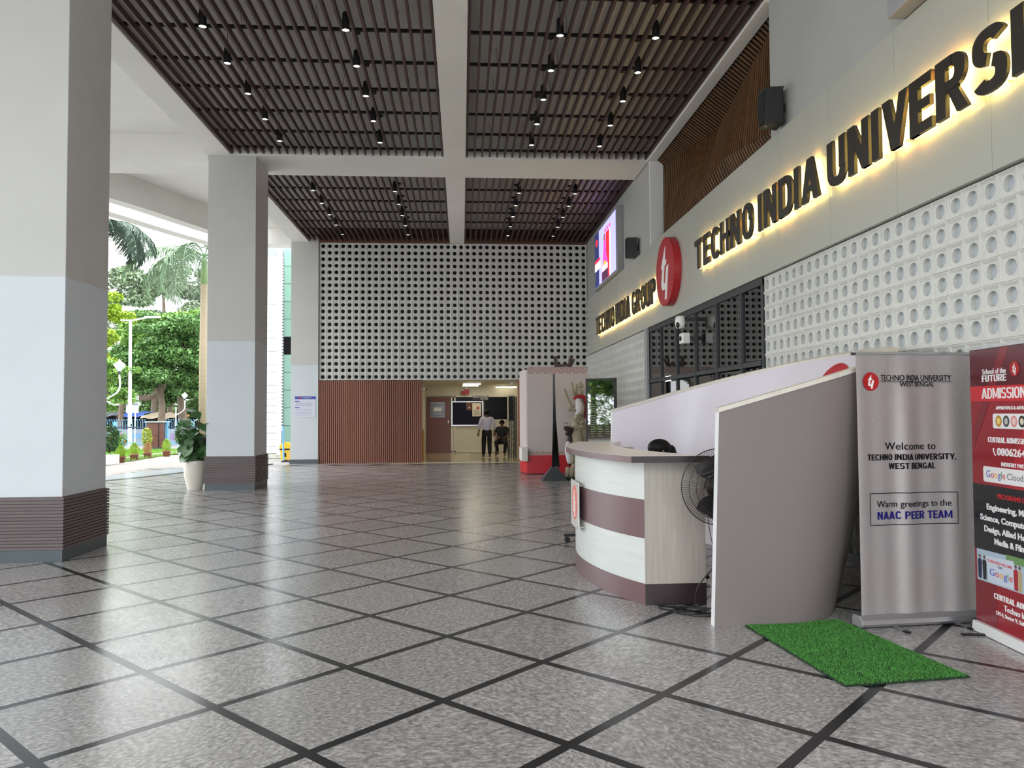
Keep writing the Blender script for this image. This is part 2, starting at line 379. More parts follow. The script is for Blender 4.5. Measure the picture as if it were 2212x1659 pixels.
for i, (d, c, Q, whole) in enumerate(cand):
    if i < 298:
        if whole:
            o = bpy.data.objects.new('tile', full)
            o.rotation_euler = (0, 0, PI/4 + R.choice((0, PI/2, PI, -PI/2)))
        else:
            q = MB(); n = len(Q); q.add([(x-c.x, y-c.y, 0) for x, y in Q] + [(x-c.x, y-c.y, -.004) for x, y in Q], [tuple(range(n))[::-1]] + [(k, (k+1) % n, (k+1) % n+n, k+n) for k in range(n)])
            o = bpy.data.objects.new('tile', q.mesh('tile', M_granite))
        COL.objects.link(o); o.parent = floor; o.location = (c.x, c.y, .0)
    else:
        n = len(Q); rest.add([(x, y, .0) for x, y in Q], [tuple(range(n))[::-1]])
o = obj('tiles_beyond', rest, M_granite, floor); o['kind'] = 'stuff'
# granite border and paved forecourt outside the curved canopy edge
def curve_pts(P, n=10):
    out = []
    for i in range(len(P)-1):
        p0, p1, p2, p3 = [Vector(P[max(0, min(len(P)-1, j))]) for j in (i-1, i, i+1, i+2)]
        for k in range(n):
            t = k / n; out.append(.5*((2*p1)+(p2-p0)*t+(2*p0-5*p1+4*p2-p3)*t*t+(3*p1-p0-3*p2+p3)*t**3))
    return out + [Vector(P[-1])]
EDGE = curve_pts([(-12.6, -4), (-12.2, 2), (-11.6, 7), (-10.75, 12), (-9.75, 16), (-8.15, 18.9), (-7.05, 21.7), (-5.9, 24.4)])
def band(e, d0, d1, z):
    L, Rr = [], []
    for i, p in enumerate(e):
        t = (e[min(i+1, len(e)-1)] - e[max(i-1, 0)]).normalized(); nn = Vector((-t.y, t.x)); L.append(p + nn*d0); Rr.append(p + nn*d1)
    return L, Rr
def strip_mb(L, Rr, z0, z1):
    n = len(L); vs = [(p.x, p.y, z1) for p in L] + [(p.x, p.y, z1) for p in Rr] + [(p.x, p.y, z0) for p in L] + [(p.x, p.y, z0) for p in Rr]
    fs = []
    for i in range(n-1): fs += [(i, i+1, i+1+n, i+n), (i+2*n, i+3*n, i+1+3*n, i+1+2*n), (i, i+2*n, i+1+2*n, i+1), (i+n, i+n+1, i+n+1+2*n, i+n+2*n)]
    fs += [(0, n, 3*n, 2*n), (n-1, 3*n-1, 4*n-1, 2*n-1)]
    return MB().add(vs, fs)
M_border = mat('pale_border_granite', (168, 172, 178), .22, vary=.05, scale=12)
M_pave = mat('paver', (156, 147, 138), .8, vary=.12, scale=3, island=.1)
L, Rr = band(EDGE, -.12, .12, 0); struct('trim_1', strip_mb(L, Rr, -.05, .003), M_strip)
L, Rr = band(EDGE, .12, 1.25, 0); struct('trim_2', strip_mb(L, Rr, -.05, .004), M_border)
g = MB().add([(-60, -30, -.03), (30, -30, -.03), (30, 110, -.03), (-60, 110, -.03)], [(0, 1, 2, 3)])
struct('ground', g, mat('forecourt_ground', (152, 149, 144), .85, vary=.08, scale=2))
# the brick paving between border and flower bed, each brick laid separately
pv = MB()
for j in range(62):
    y = 17.6 + j * .205
    for i in range(58):
        x = -15.5 + i * .205 + (.1 if j % 2 else 0)
        if x > -6.3 + .0 or x < -10.6 - (.0 if y < 27 else .2): continue
        e = min(EDGE, key=lambda p: abs(p.y - y)); 
        if y < 24.4 and x > e.x - 1.45: continue
        if y >= 24.4 and x > -6.9 + .0: continue
        s = .098; pv.add([(x-s, y-s, -.004), (x+s, y-s, -.004), (x+s, y+s, -.004), (x-s, y+s, -.004)], [(0, 1, 2, 3)])
o = obj('brick_paving', pv, M_pave); tag(o, 'beige brick paving outside the hall between the floor edge and the flower pots', 'paving', kind='stuff')

# ================================================================== COLUMNS
def column(y, label):
    x0, x1, d = -5.17, -4.21, 1.0
    t = thing('column', label, 'column', ((x0+x1)/2, y+.5, 0), group='square columns along the open side')
    obj('shaft', MB().box((x0, y, 0), (x1, y+d, ZC)), M_col, t, bevel=.006)
    obj('plinth', MB().box((x0-.015, y-.015, 0), (x1+.015, y+d+.015, .125)), M_basestone, t)
    sk = []
    for k in range(16):
        z = .13 + k * .0345; ww = .026
        rb = MB(); p = .03
        rb.box((x0-p, y-p, z), (x1+p, y, z+ww)).box((x0-p, y+d, z), (x1+p, y+d+p, z+ww)).box((x0-p, y, z), (x0, y+d, z+ww)).box((x1, y, z), (x1+p, y+d, z+ww))
        obj('rib', rb, M_skirt, t)
    obj('skirt_backing', MB().box((x0-.01, y-.01, .12), (x1+.01, y+d+.01, .13+16*.0345)), M_skirt, t)
column(8.52, 'big grey square column with a dark ribbed skirting, the one cut by the frame edge')
column(16.12, 'grey square column with ribbed skirting standing beside the potted fig plant')
t = MB().box((-5.24, 24.2, 0), (-4.41, 25.2, 8.4)); struct('wall_pilaster', t, M_col)
struct('baseboard_pilaster', MB().box((-5.27, 24.17, 0), (-4.39, 24.2, .13)), M_basestone)

# ================================================================== BEAMS AND SLABS
b = MB().box((-5.2, -4, ZS), (5.6, 25.2, ZS+.35))
ceiling = struct('ceiling', b, M_slab)
bm = MB()
bm.box((-.36, -4, ZC), (.09, YF, ZS))                                     # long middle beam
bm.box((-5.2, -4, ZC), (-4.7, YF+.9, ZS))                               # long beam over the columns
bm.box((-4.7, 16.07, ZC), (-.36, 17.38, ZS)).box((.09, 16.07, ZC), (XR, 17.38, ZS))
bm.box((-4.7, 8.4, ZC), (-.36, 9.72, ZS)).box((.09, 8.4, ZC), (XR, 9.58, ZS))
bm.box((XR-.03, 9.6, ZC-.02), (XR+.16, 16.07, ZS))
struct('trim_3', bm, M_beam)
bo = MB().box((-9.4, 16.2, 6.74), (-5.2, 17.1, 7.55)).box((-7.0, 24.3, 6.78), (-5.2, 24.9, 7.6))
struct('trim_4', bo, M_beam)
# canopy slab and the two curved beams that edge it
L, Rr = band(EDGE, -.1, .25, 0); L, Rr = L[:-6], Rr[:-6]; struct('trim_5', strip_mb(L, Rr, 6.6, 7.6), M_beam)
L, Rr = band(EDGE, .95, 1.35, 0); L, Rr = L[:-4], Rr[:-4]; struct('trim_6', strip_mb(L, Rr, 6.6, 7.15), mat('sunlit_fascia', (226, 224, 220), .7, vary=.04, scale=2))
n = len(EDGE); vs = [(p.x-.05, p.y, ZS+.01) for p in EDGE] + [(-5.2, p.y, ZS+.01) for p in EDGE]
o = MB().add(vs + [(v[0], v[1], v[2]+.3) for v in vs], [(i, i+1, i+1+n, i+n) for i in range(n-1)] + [(i+2*n, i+3*n, i+1+3*n, i+1+2*n) for i in range(n-1)])
struct('ceiling_canopy', o, M_white)

# ================================================================== SLATTED CEILING RAFTS
def raft(x0, x1, y0, y1, n, rods, label):
    t = thing('ceiling_raft', label, 'ceiling raft', ((x0+x1)/2, (y0+y1)/2, ZC+.03), group='slatted ceiling rafts between the beams')
    me = MB().box((-.017, y0-(y0+y1)/2+.02, 0), (.017, y1-(y0+y1)/2-.02, .1)).mesh('slat', M_slat)
    for i in range(n):
        x = x0 + .03 + (x1-x0-.06) * i / (n-1)
        o = bpy.data.objects.new('slat', me); COL.objects.link(o); o.parent = t; o.location = (x-(x0+x1)/2, 0, 0)
    for y in rods:
        obj('cross_rod', MB().box((x0+.01, y-.022, ZC+.13), (x1-.01, y+.022, ZC+.17)), M_rod, t)
    w = MB()
    for y in rods:
        for k in range(4):
            x = x0 + (x1-x0) * (k+.5) / 4; w.bar((x, y, ZC+.16), (x+R.uniform(-.05, .05), y+R.uniform(-.1, .1), ZS), .005)
    o = obj('hanger_wires', w, M_rod, t); o['kind'] = 'stuff'
RN = [9.95, 10.96, 11.98, 13.0, 14.02, 15.04, 15.96]; RF = [17.75, 18.85, 19.95, 21.05, 22.1, 23.1, 23.95]
raft(-4.7, -.36, 9.72, 16.07, 28, RN, 'dark slatted ceiling raft beside the big column, over the open side')
raft(.09, 3.92, 9.58, 16.07, 25, RN, 'dark slatted ceiling raft over the reception counter, beside the timber recess')
raft(-4.7, -.36, 17.38, 24.2, 28, RF, 'far slatted ceiling raft, over the terracotta batten wall')
raft(.09, 3.92, 17.38, 24.2, 25, RF, 'far slatted ceiling raft, tinted purple by the glowing screen')
# timber band closing the far rafts
for x0, x1 in ((-4.4, -.36), (.09, 3.92)):
    struct('trim_7', MB().box((x0, 24.2, 6.83), (x1, 24.25, ZS)), mat('stained_ply', (92, 52, 34), .5, vary=.15, scale=2, stretch=(.6, 6, 6)))

# pendants
M_lens = mat('lamp_lens', (240, 236, 225), .4, emit=(255, 244, 225), es=2.6)
def pendant():
    t = thing('pendant_lamp', 'x', 'lamp', (0, 0, 0), group='black pendant lamps hanging between the ceiling slats')
    obj('canopy', MB().lathe((0, 0, 0), [(0, -.001), (.055, -.001), (.055, -.03), (0, -.03)], 14), M_black, t, local=True)
    obj('cable', MB().tube([(0, 0, -.02), (0, 0, -.3)], .004, 5), M_black, t, local=True)
    s = obj('shade', MB().lathe((0, 0, 0), [(0, -.29), (.035, -.29), (.046, -.31), (.056, -.54), (.05, -.54), (.048, -.52)], 18), M_black, t, smooth=True, local=True, angle=40)
    obj('lens', MB().lathe((0, 0, 0), [(.049, -.53), (0, -.53)], 18), M_lens, s, local=True)
    return t
pd = pendant(); first = True
COLN = {-3.46: 'next to the square columns', -1.56: 'second from the columns', 1.37: 'third from the columns', 2.71: 'next to the sign wall'}
ORD = ['first', 'second', 'third', 'fourth', 'fifth']
for x in (-3.46, -1.56, 1.37, 2.71):
    for k in range(10):
        y = 10.5 + 1.105 * k if k < 5 else 18.25 + 1.12 * (k-5)
        lab = '%s pendant lamp in the %s bay, row %s' % (ORD[k % 5], 'near' if k < 5 else 'far', COLN[x])
        loc = (x, y, ZS)
        if first: pd.location = loc; pd['label'] = lab; first = False
        else: dup(pd, loc, None, lab)

# ================================================================== BLOCK PANELS
def block_panel(glass):
    """3 x 3 moulded breeze-block cells, front in the XZ plane facing -Y, origin at the lower corner of the front"""
    c = .2034; mb = MB(); N = 16
    def sq(cx, cz, hh, y): return [(cx-hh, y, cz-hh), (cx+hh, y, cz-hh), (cx+hh, y, cz+hh), (cx-hh, y, cz+hh)]
    for i in range(3):
        for j in range(3):
            cx, cz = (i+.5)*c, (j+.5)*c
            lv = [(.5, .005), (.488, 0), (.445, 0), (.442, .006), (.408, .006), (.405, .012), (.37, .012), (.367, .018)]
            for (a, ya), (b2, yb) in zip(lv, lv[1:]):
                mb.add(sq(cx, cz, a*c, ya) + sq(cx, cz, b2*c, yb), [(k, (k+1) % 4, (k+1) % 4+4, k+4) for k in range(4)])
            r = .3*c; hs = .367*c; P = []; Q = []
            for k in range(N):
                a = 2*PI*k/N + PI/4; ca, sa = math.cos(a), math.sin(a); f = hs/max(abs(ca), abs(sa)); P.append((cx+ca*f, .018, cz+sa*f)); Q.append((cx+ca*r, .018, cz+sa*r))
            B = [(x, .056, z) for x, _, z in Q]
            mb.add(P+Q+B, [(k, (k+1) % N, (k+1) % N+N, k+N) for k in range(N)] + [(k+N, (k+1) % N+N, (k+1) % N+2*N, k+2*N) for k in range(N)])
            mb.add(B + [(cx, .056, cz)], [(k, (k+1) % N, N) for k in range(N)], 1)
    L3 = 3*c
    mb.add([(0, .004, 0), (L3, .004, 0), (L3, .004, L3), (0, .004, L3), (0, .09, 0), (L3, .09, 0), (L3, .09, L3), (0, .09, L3)], [(0, 4, 5, 1), (1, 5, 6, 2), (2, 6, 7, 3), (3, 7, 4, 0)])
    return mb.mesh('block_panel', [M_block, glass])
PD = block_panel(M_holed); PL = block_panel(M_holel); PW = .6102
def crop_panel(me, wmax):
    bmx = bmesh.new(); bmx.from_mesh(me); bmesh.ops.bisect_plane(bmx, geom=bmx.verts[:]+bmx.edges[:]+bmx.faces[:], plane_co=(wmax, 0, 0), plane_no=(1, 0, 0), clear_outer=True)
    m = bpy.data.meshes.new('block_panel'); bmx.to_mesh(m); bmx.free(); m.materials.append(me.materials[0]); m.materials.append(me.materials[1]); return m
def crop_z(me, zmin):
    bmx = bmesh.new(); bmx.from_mesh(me); bmesh.ops.bisect_plane(bmx, geom=bmx.verts[:]+bmx.edges[:]+bmx.faces[:], plane_co=(0, 0, zmin), plane_no=(0, 0, -1), clear_outer=True)
    m = bpy.data.meshes.new('block_panel'); bmx.to_mesh(m); bmx.free(); m.materials.append(me.materials[0]); m.materials.append(me.materials[1]); return m
# far wall
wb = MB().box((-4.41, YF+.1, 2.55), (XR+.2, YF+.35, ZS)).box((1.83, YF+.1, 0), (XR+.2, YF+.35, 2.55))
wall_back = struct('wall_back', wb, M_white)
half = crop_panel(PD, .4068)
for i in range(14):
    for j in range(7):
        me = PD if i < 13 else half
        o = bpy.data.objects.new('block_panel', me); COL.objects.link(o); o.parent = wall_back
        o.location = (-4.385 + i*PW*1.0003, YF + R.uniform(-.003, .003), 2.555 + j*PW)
PDl = crop_z(PD, 3*.2034 - .0) if False else None
# terracotta batten wall below
b = MB().box((-4.41, YF+.02, 0), (-1.24, YF+.12, 2.55)); tw = struct('wall_battens', b, M_terraback)
me = MB().box((-.017, -.035, 0), (.017, .02, 2.54)).mesh('batten', M_terra)
for i in range(54):
    o = bpy.data.objects.new('batten', me); COL.objects.link(o); o.parent = tw; o.location = (-4.385 + .0588*i, YF, 0)
for x in (1.83, 1.75): 
    struct('trim_8', MB().box((x, YF-.03, 0), (x+.045, YF+.2, 2.55)), M_terra)
# right wall: plane X = XR facing -X.  rotate panels by +90 degrees about Z: local x -> -Y direction
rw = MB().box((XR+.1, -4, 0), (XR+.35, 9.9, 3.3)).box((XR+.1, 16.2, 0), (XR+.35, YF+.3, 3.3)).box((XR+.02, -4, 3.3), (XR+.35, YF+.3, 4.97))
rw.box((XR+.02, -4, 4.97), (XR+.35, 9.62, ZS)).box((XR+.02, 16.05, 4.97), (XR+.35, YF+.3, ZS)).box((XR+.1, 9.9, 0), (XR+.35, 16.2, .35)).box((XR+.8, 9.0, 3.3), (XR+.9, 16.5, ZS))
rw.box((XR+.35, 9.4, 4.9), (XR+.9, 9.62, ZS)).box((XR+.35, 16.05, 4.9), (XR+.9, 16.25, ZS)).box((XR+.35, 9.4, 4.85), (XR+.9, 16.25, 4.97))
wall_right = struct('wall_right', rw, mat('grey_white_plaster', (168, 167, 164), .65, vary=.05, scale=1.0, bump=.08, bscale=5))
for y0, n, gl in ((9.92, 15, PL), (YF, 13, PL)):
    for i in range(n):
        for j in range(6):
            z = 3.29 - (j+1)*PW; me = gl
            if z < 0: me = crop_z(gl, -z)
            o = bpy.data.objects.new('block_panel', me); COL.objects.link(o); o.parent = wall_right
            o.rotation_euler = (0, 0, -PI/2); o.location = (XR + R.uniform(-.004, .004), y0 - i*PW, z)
# sign band of composite panels, each panel a piece
sb = struct_root('wall_sign_band', (XR, 12, 4.1))
js = [24.24, 22.9, 21.65, 20.4, 19.2, 17.95, 16.7, 15.45, 14.2, 12.97, 11.72, 10.47, 9.21, 7.93, 6.67, 5.42, 4.15, 2.9, 1.65, .4, -.9, -2.2, -3.4]
for a, b in zip(js, js[1:]):
    obj('panel', MB().box((XR-.05, b+.003, 3.3), (XR+.02, a-.003, 4.98)), M_sign, sb, bevel=.002)
struct('baseboard_right', MB().box((XR-.02, -4, 0), (XR, 9.9, .1)), M_basestone)

# ================================================================== WINDOW IN THE RIGHT WALL
win = struct_root('window_1', (XR, 13, 1.7))
for y0, y1 in ((16.2, 16.12), (9.98, 9.9)): obj('window_frame', MB().box((XR-.01, y1, .35), (XR+.1, y0, 3.3)), M_frame, win)
obj('window_frame', MB().box((XR-.02, 9.9, 3.2), (XR+.1, 16.2, 3.3)), M_frame, win)
obj('window_frame', MB().box((XR-.025, 9.98, 2.14), (XR+.03, 16.12, 2.21)), M_frame, win)
obj('window_frame', MB().box((XR-.01, 9.98, .3), (XR+.09, 16.12, .42)), M_frame, win)
MU = [16.12, 15.13, 14.0, 12.86, 11.76, 10.68, 9.98]
for y in MU[1:-1]: obj('mullion', MB().box((XR-.03, y-.028, .4), (XR+.02, y+.028, 3.2)), M_frame, win)
for a, b in zip(MU, MU[1:]):
    for z0, z1 in ((.42, 2.12), (2.22, 3.2)): obj('pane', MB().box((XR+.0, b+.02, z0), (XR+.01, a-.02, z1)), M_refl, win)
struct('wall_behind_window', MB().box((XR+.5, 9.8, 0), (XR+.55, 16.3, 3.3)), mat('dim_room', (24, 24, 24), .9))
struct('trim_9', MB().box((XR-.06, 16.12, 0), (XR+.1, 16.34, 3.3)), M_steelgrey)
M_cc = mat('camera_white', (226, 226, 222), .35)
t = thing('security_camera', 'white dome security camera under the sign band on the dark window', 'camera', (XR-.03, 12.9, 3.1))
obj('bracket', MB().box((XR-.22, 12.86, 3.07), (XR-.025, 12.92, 3.13)), M_black, t)
obj('housing', MB().lathe((XR-.26, 12.9, 3.0), [(0, .16), (.07, .15), (.085, .09), (.085, .0), (.07, -.05), (0, -.06)], 16), M_cc, t, smooth=True)
obj('lens', MB().ball((XR-.31, 12.86, 3.0), (.035, .045, .055)), M_black, t, smooth=True)
t = thing('security_camera', 'small boxy white security camera below the dome one', 'camera', (XR-.03, 12.86, 2.7))
obj('bracket', MB().box((XR-.14, 12.83, 2.74), (XR-.025, 12.89, 2.8)), M_black, t)
obj('housing', MB().box((XR-.26, 12.76, 2.68), (XR-.13, 12.98, 2.86)), M_cc, t, bevel=.015)
obj('lens', MB().lathe((XR-.27, 12.87, 2.77), [(0, -.02), (.035, -.02), (.04, .02)], 12, axis='x'), M_black, t)

# ================================================================== TIMBER RECESS (faceted batten wall above the sign)
rec = struct_root('wall_timber', (XR+.3, 13, 6))
NB = 60
def facet(u):  # u 0 (far) .. 1 (near): heights and depths of the two folds
    bump = max(0, 1 - abs(u-.42)/.62)
    z1 = 6.80 - .25*bump; x1 = XR+.2 + .4*bump
    z2 = 5.1 + .4*max(0, 1 - abs(u-.62)/.5); x2 = XR+.16
    return z1, x1, z2, x2
lean = lambda u: .5 * (1-u) + .05
for i in range(NB):
    u = i / (NB-1); y = 15.98 - 6.3*u; z1, x1, z2, x2 = facet(u); yb = max(9.66, y - lean(u)*1.0)
    if yb > 15.9: continue
    w = .05; mb = MB()
    pts = [Vector((XR+.16, y, 6.86)), Vector((x1, y, z1)), Vector((x2, yb, z2)), Vector((XR+.36, yb, 4.97))]
    vs = []
    for p in pts: vs += [(p.x, p.y-w/2, p.z), (p.x, p.y+w/2, p.z), (p.x+.022, p.y+w/2, p.z), (p.x+.022, p.y-w/2, p.z)]
    mb.add(vs, [(4*k+a, 4*k+(a+1) % 4, 4*k+4+(a+1) % 4, 4*k+4+a) for k in range(3) for a in range(4)])
    obj('batten', mb, M_timber, rec)
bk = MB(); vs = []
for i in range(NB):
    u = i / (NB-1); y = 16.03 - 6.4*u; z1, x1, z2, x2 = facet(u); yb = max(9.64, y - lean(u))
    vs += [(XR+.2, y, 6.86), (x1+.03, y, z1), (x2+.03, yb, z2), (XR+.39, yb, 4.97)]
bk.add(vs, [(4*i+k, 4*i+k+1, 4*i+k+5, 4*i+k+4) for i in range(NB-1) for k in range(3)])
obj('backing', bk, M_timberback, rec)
struct('trim_10', MB().box((XR+.02, 15.99, 4.97), (XR+.3, 16.05, 6.84)), M_white)

# ================================================================== LIT LETTER SIGNS
def wall_sign(name, label, words, z0, cap):
    t = thing(name, label, 'sign', (XR-.08, words[0][1], z0))
    for w, ya, yb, fitn in words:
        x = 0; gl = []
        for k, ch in enumerate(w):
            g, gw = glyph(ch); gl.append((x, g)); x += gw
            if k == fitn-1: x1 = x
            x += .11 if ch not in 'AV' else .05
        sx = (ya-yb)/x1
        for x, g in gl:
            lv, lf = [], []
            for p in g:
                o_ = len(lv); lv += [((x+u)*sx, v*cap) for u, v in p]; lf.append(tuple(range(o_, o_+len(p))))
            v2 = lv
            fn = plane_fn((XR-.05, ya, z0), (0, -1, 0), (0, 0, 1), (-1, 0, 0))
            m1, m2 = MB(), MB()
            for q_, f_ in enumerate(lf):
                pv_ = [v2[i] for i in f_]; m1.prism(pv_, fn, .058, .095-.0004*q_); m2.prism(pv_, fn, .046+.0002*q_, .052-.0002*q_)
            lt = obj('letter', m1, M_letter, t); obj('light_strip', m2, M_led, lt)
            st = MB(); ys = [v[0] for v in v2]
            for yy in (min(ys)*.8+max(ys)*.2, min(ys)*.2+max(ys)*.8): st.bar(fn(yy, .03, .0), fn(yy, .03, .06), .012)
            obj('standoff', st, M_alu, lt)
    return t
wall_sign('lettering_sign', 'large backlit black letters reading TECHNO INDIA UNIVERSITY on the sign band', [('TECHNO', 12.41, 9.89, 6), ('INDIA', 9.69, 7.99, 5), ('UNIVERSITY', 7.79, 5.12, 7)], 3.845, .47)
wall_sign('lettering_sign', 'smaller backlit black letters reading TECHNO INDIA GROUP beyond the round logo', [('TECHNO', 21.85, 19.23, 6), ('INDIA', 19.04, 17.41, 5), ('GROUP', 17.19, 15.08, 5)], 3.70, .5)
def logo_disc(t, fn, cx, cy, r, d0, d1, red=None, white=None, names=('disc', 'emblem')):
    obj(names[0], MB().prism(circ(cx, cy, r, 56), fn, d0, d1), red or M_red, t)
    obj(names[1], MB().prism([(cx+u*r, cy+v*r) for u, v in TY], fn, d1, d1+.004 if d1 < .05 else d1+.006), white or M_logow, t)
t = thing('round_logo', 'big round red emblem with a white sign, mounted between the two rows of lit letters', 'sign', (XR-.05, 14.15, 3.5))
logo_disc(t, plane_fn((XR-.05, 14.12, 4.13), (0, -1, 0), (0, 0, 1), (-1, 0, 0)), 0, 0, .635, .003, .14)

# ================================================================== LED SCREENS, SPEAKERS
def em(name, c, s=1.0): return mat(name, c, .5, emit=c, es=s)
t = thing('led_screen', 'lit display screen with a lilac picture high up beside the far block wall', 'screen', (XR, 20.4, 4.95))
obj('cabinet', MB().box((XR-.13, 18.72, 4.99), (XR+.02, 22.1, 6.62)), M_steelgrey, t, bevel=.006)
fn = plane_fn((XR-.13, 21.9, 5.06), (0, -1, 0), (0, 0, 1), (-1, 0, 0)); Wd, Hh = 2.98, 1.5
def scr(name, poly, c, d, s=1.5): return obj(name, MB().prism([(u*Wd, v*Hh) for u, v in poly], fn, d-.001, d), em('px_%d_%d_%d' % c, c, s), t)
rect = lambda a, b, c, d: [(a, b), (c, b), (c, d), (a, d)]
scr('picture', rect(0, 0, 1, 1), (150, 148, 236), .003, 1.4)
scr('picture_dark_side', rect(0, 0, .21, 1), (30, 36, 74), .005)
scr('picture_red_strip', rect(.56, 0, .72, .82), (226, 32, 44), .005)
scr('picture_white_strip', rect(.72, 0, .76, .8), (245, 235, 250), .005)
scr('picture_figure', [(.4, .3), (.44, .55), (.46, .72), (.5, .78), (.55, .72), (.56, .5), (.64, .3), (.6, .12), (.44, .12)], (214, 60, 150), .007)
scr('picture_face', circ(.5, .76, .04, 12, .07), (120, 70, 60), .008)
scr('picture_flowers', [(.38, .25), (.48, .36), (.6, .28), (.52, .18)], (250, 140, 60), .009)
scr('picture_caption', rect(.0, .3, .28, .44), (250, 240, 248), .009)
scr('picture_caption_red', rect(.0, .38, .28, .5), (230, 30, 60), .008)
scr('picture_desk', rect(.36, .0, .66, .2), (60, 30, 50), .008)
scr('picture_caption', rect(.38, .17, .64, .27), (255, 200, 225), .01)
for k in range(3): scr('picture_heading', rect(.5+.1*k, .84, .57+.1*k, .9), (228, 70, 120), .005)
scr('picture_logo', circ(.1, .82, .05, 16, .07), (220, 40, 50), .007)
t = thing('led_screen', 'display screen cut off at the top edge above the word UNIVERSITY', 'screen', (XR, 5, 5.0))
obj('cabinet', MB().box((XR-.2, 2.8, 4.99), (XR+.02, 6.5, 6.62)), M_steelgrey, t, bevel=.006)
fn = plane_fn((XR-.2, 6.36, 5.08), (0, -1, 0), (0, 0, 1), (-1, 0, 0)); Wd, Hh = 3.4, 1.45
scr('picture', rect(0, 0, 1, 1), (60, 56, 190), .003, 1.4)
scr('picture_dark_side', rect(0, 0, .2, 1), (30, 36, 74), .005)
def speaker(loc, label, rz):
    t = thing('wall_speaker', label, 'speaker', loc, rz)
    P = [(-.13, -.02), (-.1, -.24), (.1, -.24), (.13, -.02)]
    obj('cabinet', MB().prism(P, lambda u, v, d: (u, v, d), -.22, .22), M_black, t, local=True, bevel=.012)
    obj('grille', MB().box((-.09, -.252, -.19), (.09, -.24, .19)), mat('speaker_mesh', (14, 14, 15), .8), t, local=True)
    obj('bracket', MB().box((-.04, -.04, -.05), (.04, .06, .05)), M_black, t, local=True)
    obj('port', MB().lathe((0, -.2, -.225), [(0, 0), (.02, 0)], 10), M_alu, t, local=True)
speaker((XR-.02, 17.1, 5.2), 'black wall speaker beside the lilac display screen', -PI/2-.0)
speaker((XR-.02, 9.2, 5.26), 'black wall speaker at the near end of the timber recess', -PI/2)

# ================================================================== RECEPTION POD (leaning U-shaped shell)
YC = 7.5
def ucurve(xa, xb, hw, n=44):
    """U opening to -X: arm from xa, round back reaching xb, half width hw"""
    P = []; straight = .35 * (xb - xa)
    for k in range(7): P.append((xa + straight*k/6, -hw))
    for k in range(1, n):
        a = -PI/2 + PI*k/n; ca = math.cos(a); P.append((xa+straight+(xb-xa-straight)*abs(ca)**.85, hw*math.sin(a)))
    for k in range(7): P.append((xa+straight*(1-k/6), hw))
    return P
outT = ucurve(1.84, 3.86, 2.03); outB = ucurve(1.80, 3.2, 1.98); inT = ucurve(1.84, 3.72, 1.95); inB = ucurve(1.80, 3.11, 1.90)
def rimz(x): return 1.55 + .56 * max(0, (x-1.84)/2.0)
N = len(outT); LV = 10
def surf(B, T, off=0):
    vs = []
    for j in range(LV+1):
        t = j/LV
        for (bx, by), (tx, ty) in zip(B, T):
            z = rimz(tx)*t; vs.append((bx+(tx-bx)*t, YC+by+(ty-by)*t, z))
    return vs
so, si = surf(outB, outT), surf(inB, inT)
pod = thing('reception_shell', 'tall curved white and grey partition shell wrapped around the reception desk', 'partition', (2.6, YC, 0))
gf = [(j*N+i, j*N+i+1, (j+1)*N+i+1, (j+1)*N+i) for j in range(LV) for i in range(N-1)]
obj('outer_skin', MB().add(so, gf), M_podout, pod, smooth=True)
obj('inner_skin', MB().add(si, [f[::-1] for f in gf]), M_podin, pod, smooth=True)
lift = lambda q, d: [(a, b, c+d) for a, b, c in q]
R4 = lift(so[-N:], -.012) + lift(so[-N:], .02) + lift(si[-N:], .02) + lift(si[-N:], -.012)
R4 = [(x + (.01*(x-2.4)/1.5 if k < 2*N else 0), YC + (y-YC)*(1.004 if k < 2*N else .996), z) for k, (x, y, z) in enumerate(R4)]
top = MB().add(R4, [(i+j*N, i+1+j*N, i+1+(j+1)*N, i+(j+1)*N) for j in range(3) for i in range(N-1)] + [(0, N, 2*N, 3*N), (N-1, 2*N-1, 3*N-1, 4*N-1)])
obj('rim', top, M_podrim, pod)
for e, nm in ((0, 'end_edge'), (N-1, 'end_edge')):
    col = [so[j*N+e] for j in range(LV+1)] + [si[j*N+e] for j in range(LV+1)]
    obj(nm, MB().add(col, [(j, j+1, j+1+LV+1, j+LV+1) for j in range(LV)]), mat('white_edge', (232, 230, 232), .4), pod)
# logo printed on the inside of the curl
def pod_in(yy, z):  # point on inner skin back at given y, z
    return None
def inner_pt(s, t):
    i = min(int(s), N-2); f = s-i; B = inB; T = inT
    bx = B[i][0]+(B[i+1][0]-B[i][0])*f; by = B[i][1]+(B[i+1][1]-B[i][1])*f; tx = T[i][0]+(T[i+1][0]-T[i][0])*f; ty = T[i][1]+(T[i+1][1]-T[i][1])*f
    z = t; k = t/rimz(tx); return Vector((bx+(tx-bx)*k, YC+by+(ty-by)*k, z))
def wrapped(name, poly_uv, s0, z0, ks, m, off):
    pts = []; nn = len(poly_uv)
    for u, v in poly_uv:
        p = inner_pt(s0+u*ks, z0+v); q = inner_pt(s0+u*ks+.2, z0+v); d = (q-p).normalized(); nrm = Vector((-d.y, d.x, 0)); 
        if nrm.x > 0 : nrm = -nrm
        pts.append(p+nrm*off)
    tr = tessellate_polygon([[Vector((u, v, 0)) for u, v in poly_uv]])
    return obj(name, MB().add(pts, [tuple(t) for t in tr]), m, pod)
def fill_disc(cx, cy, r):  # ring-subdivided disc so that it follows the curve
    out = [(cx, cy)];
    return out
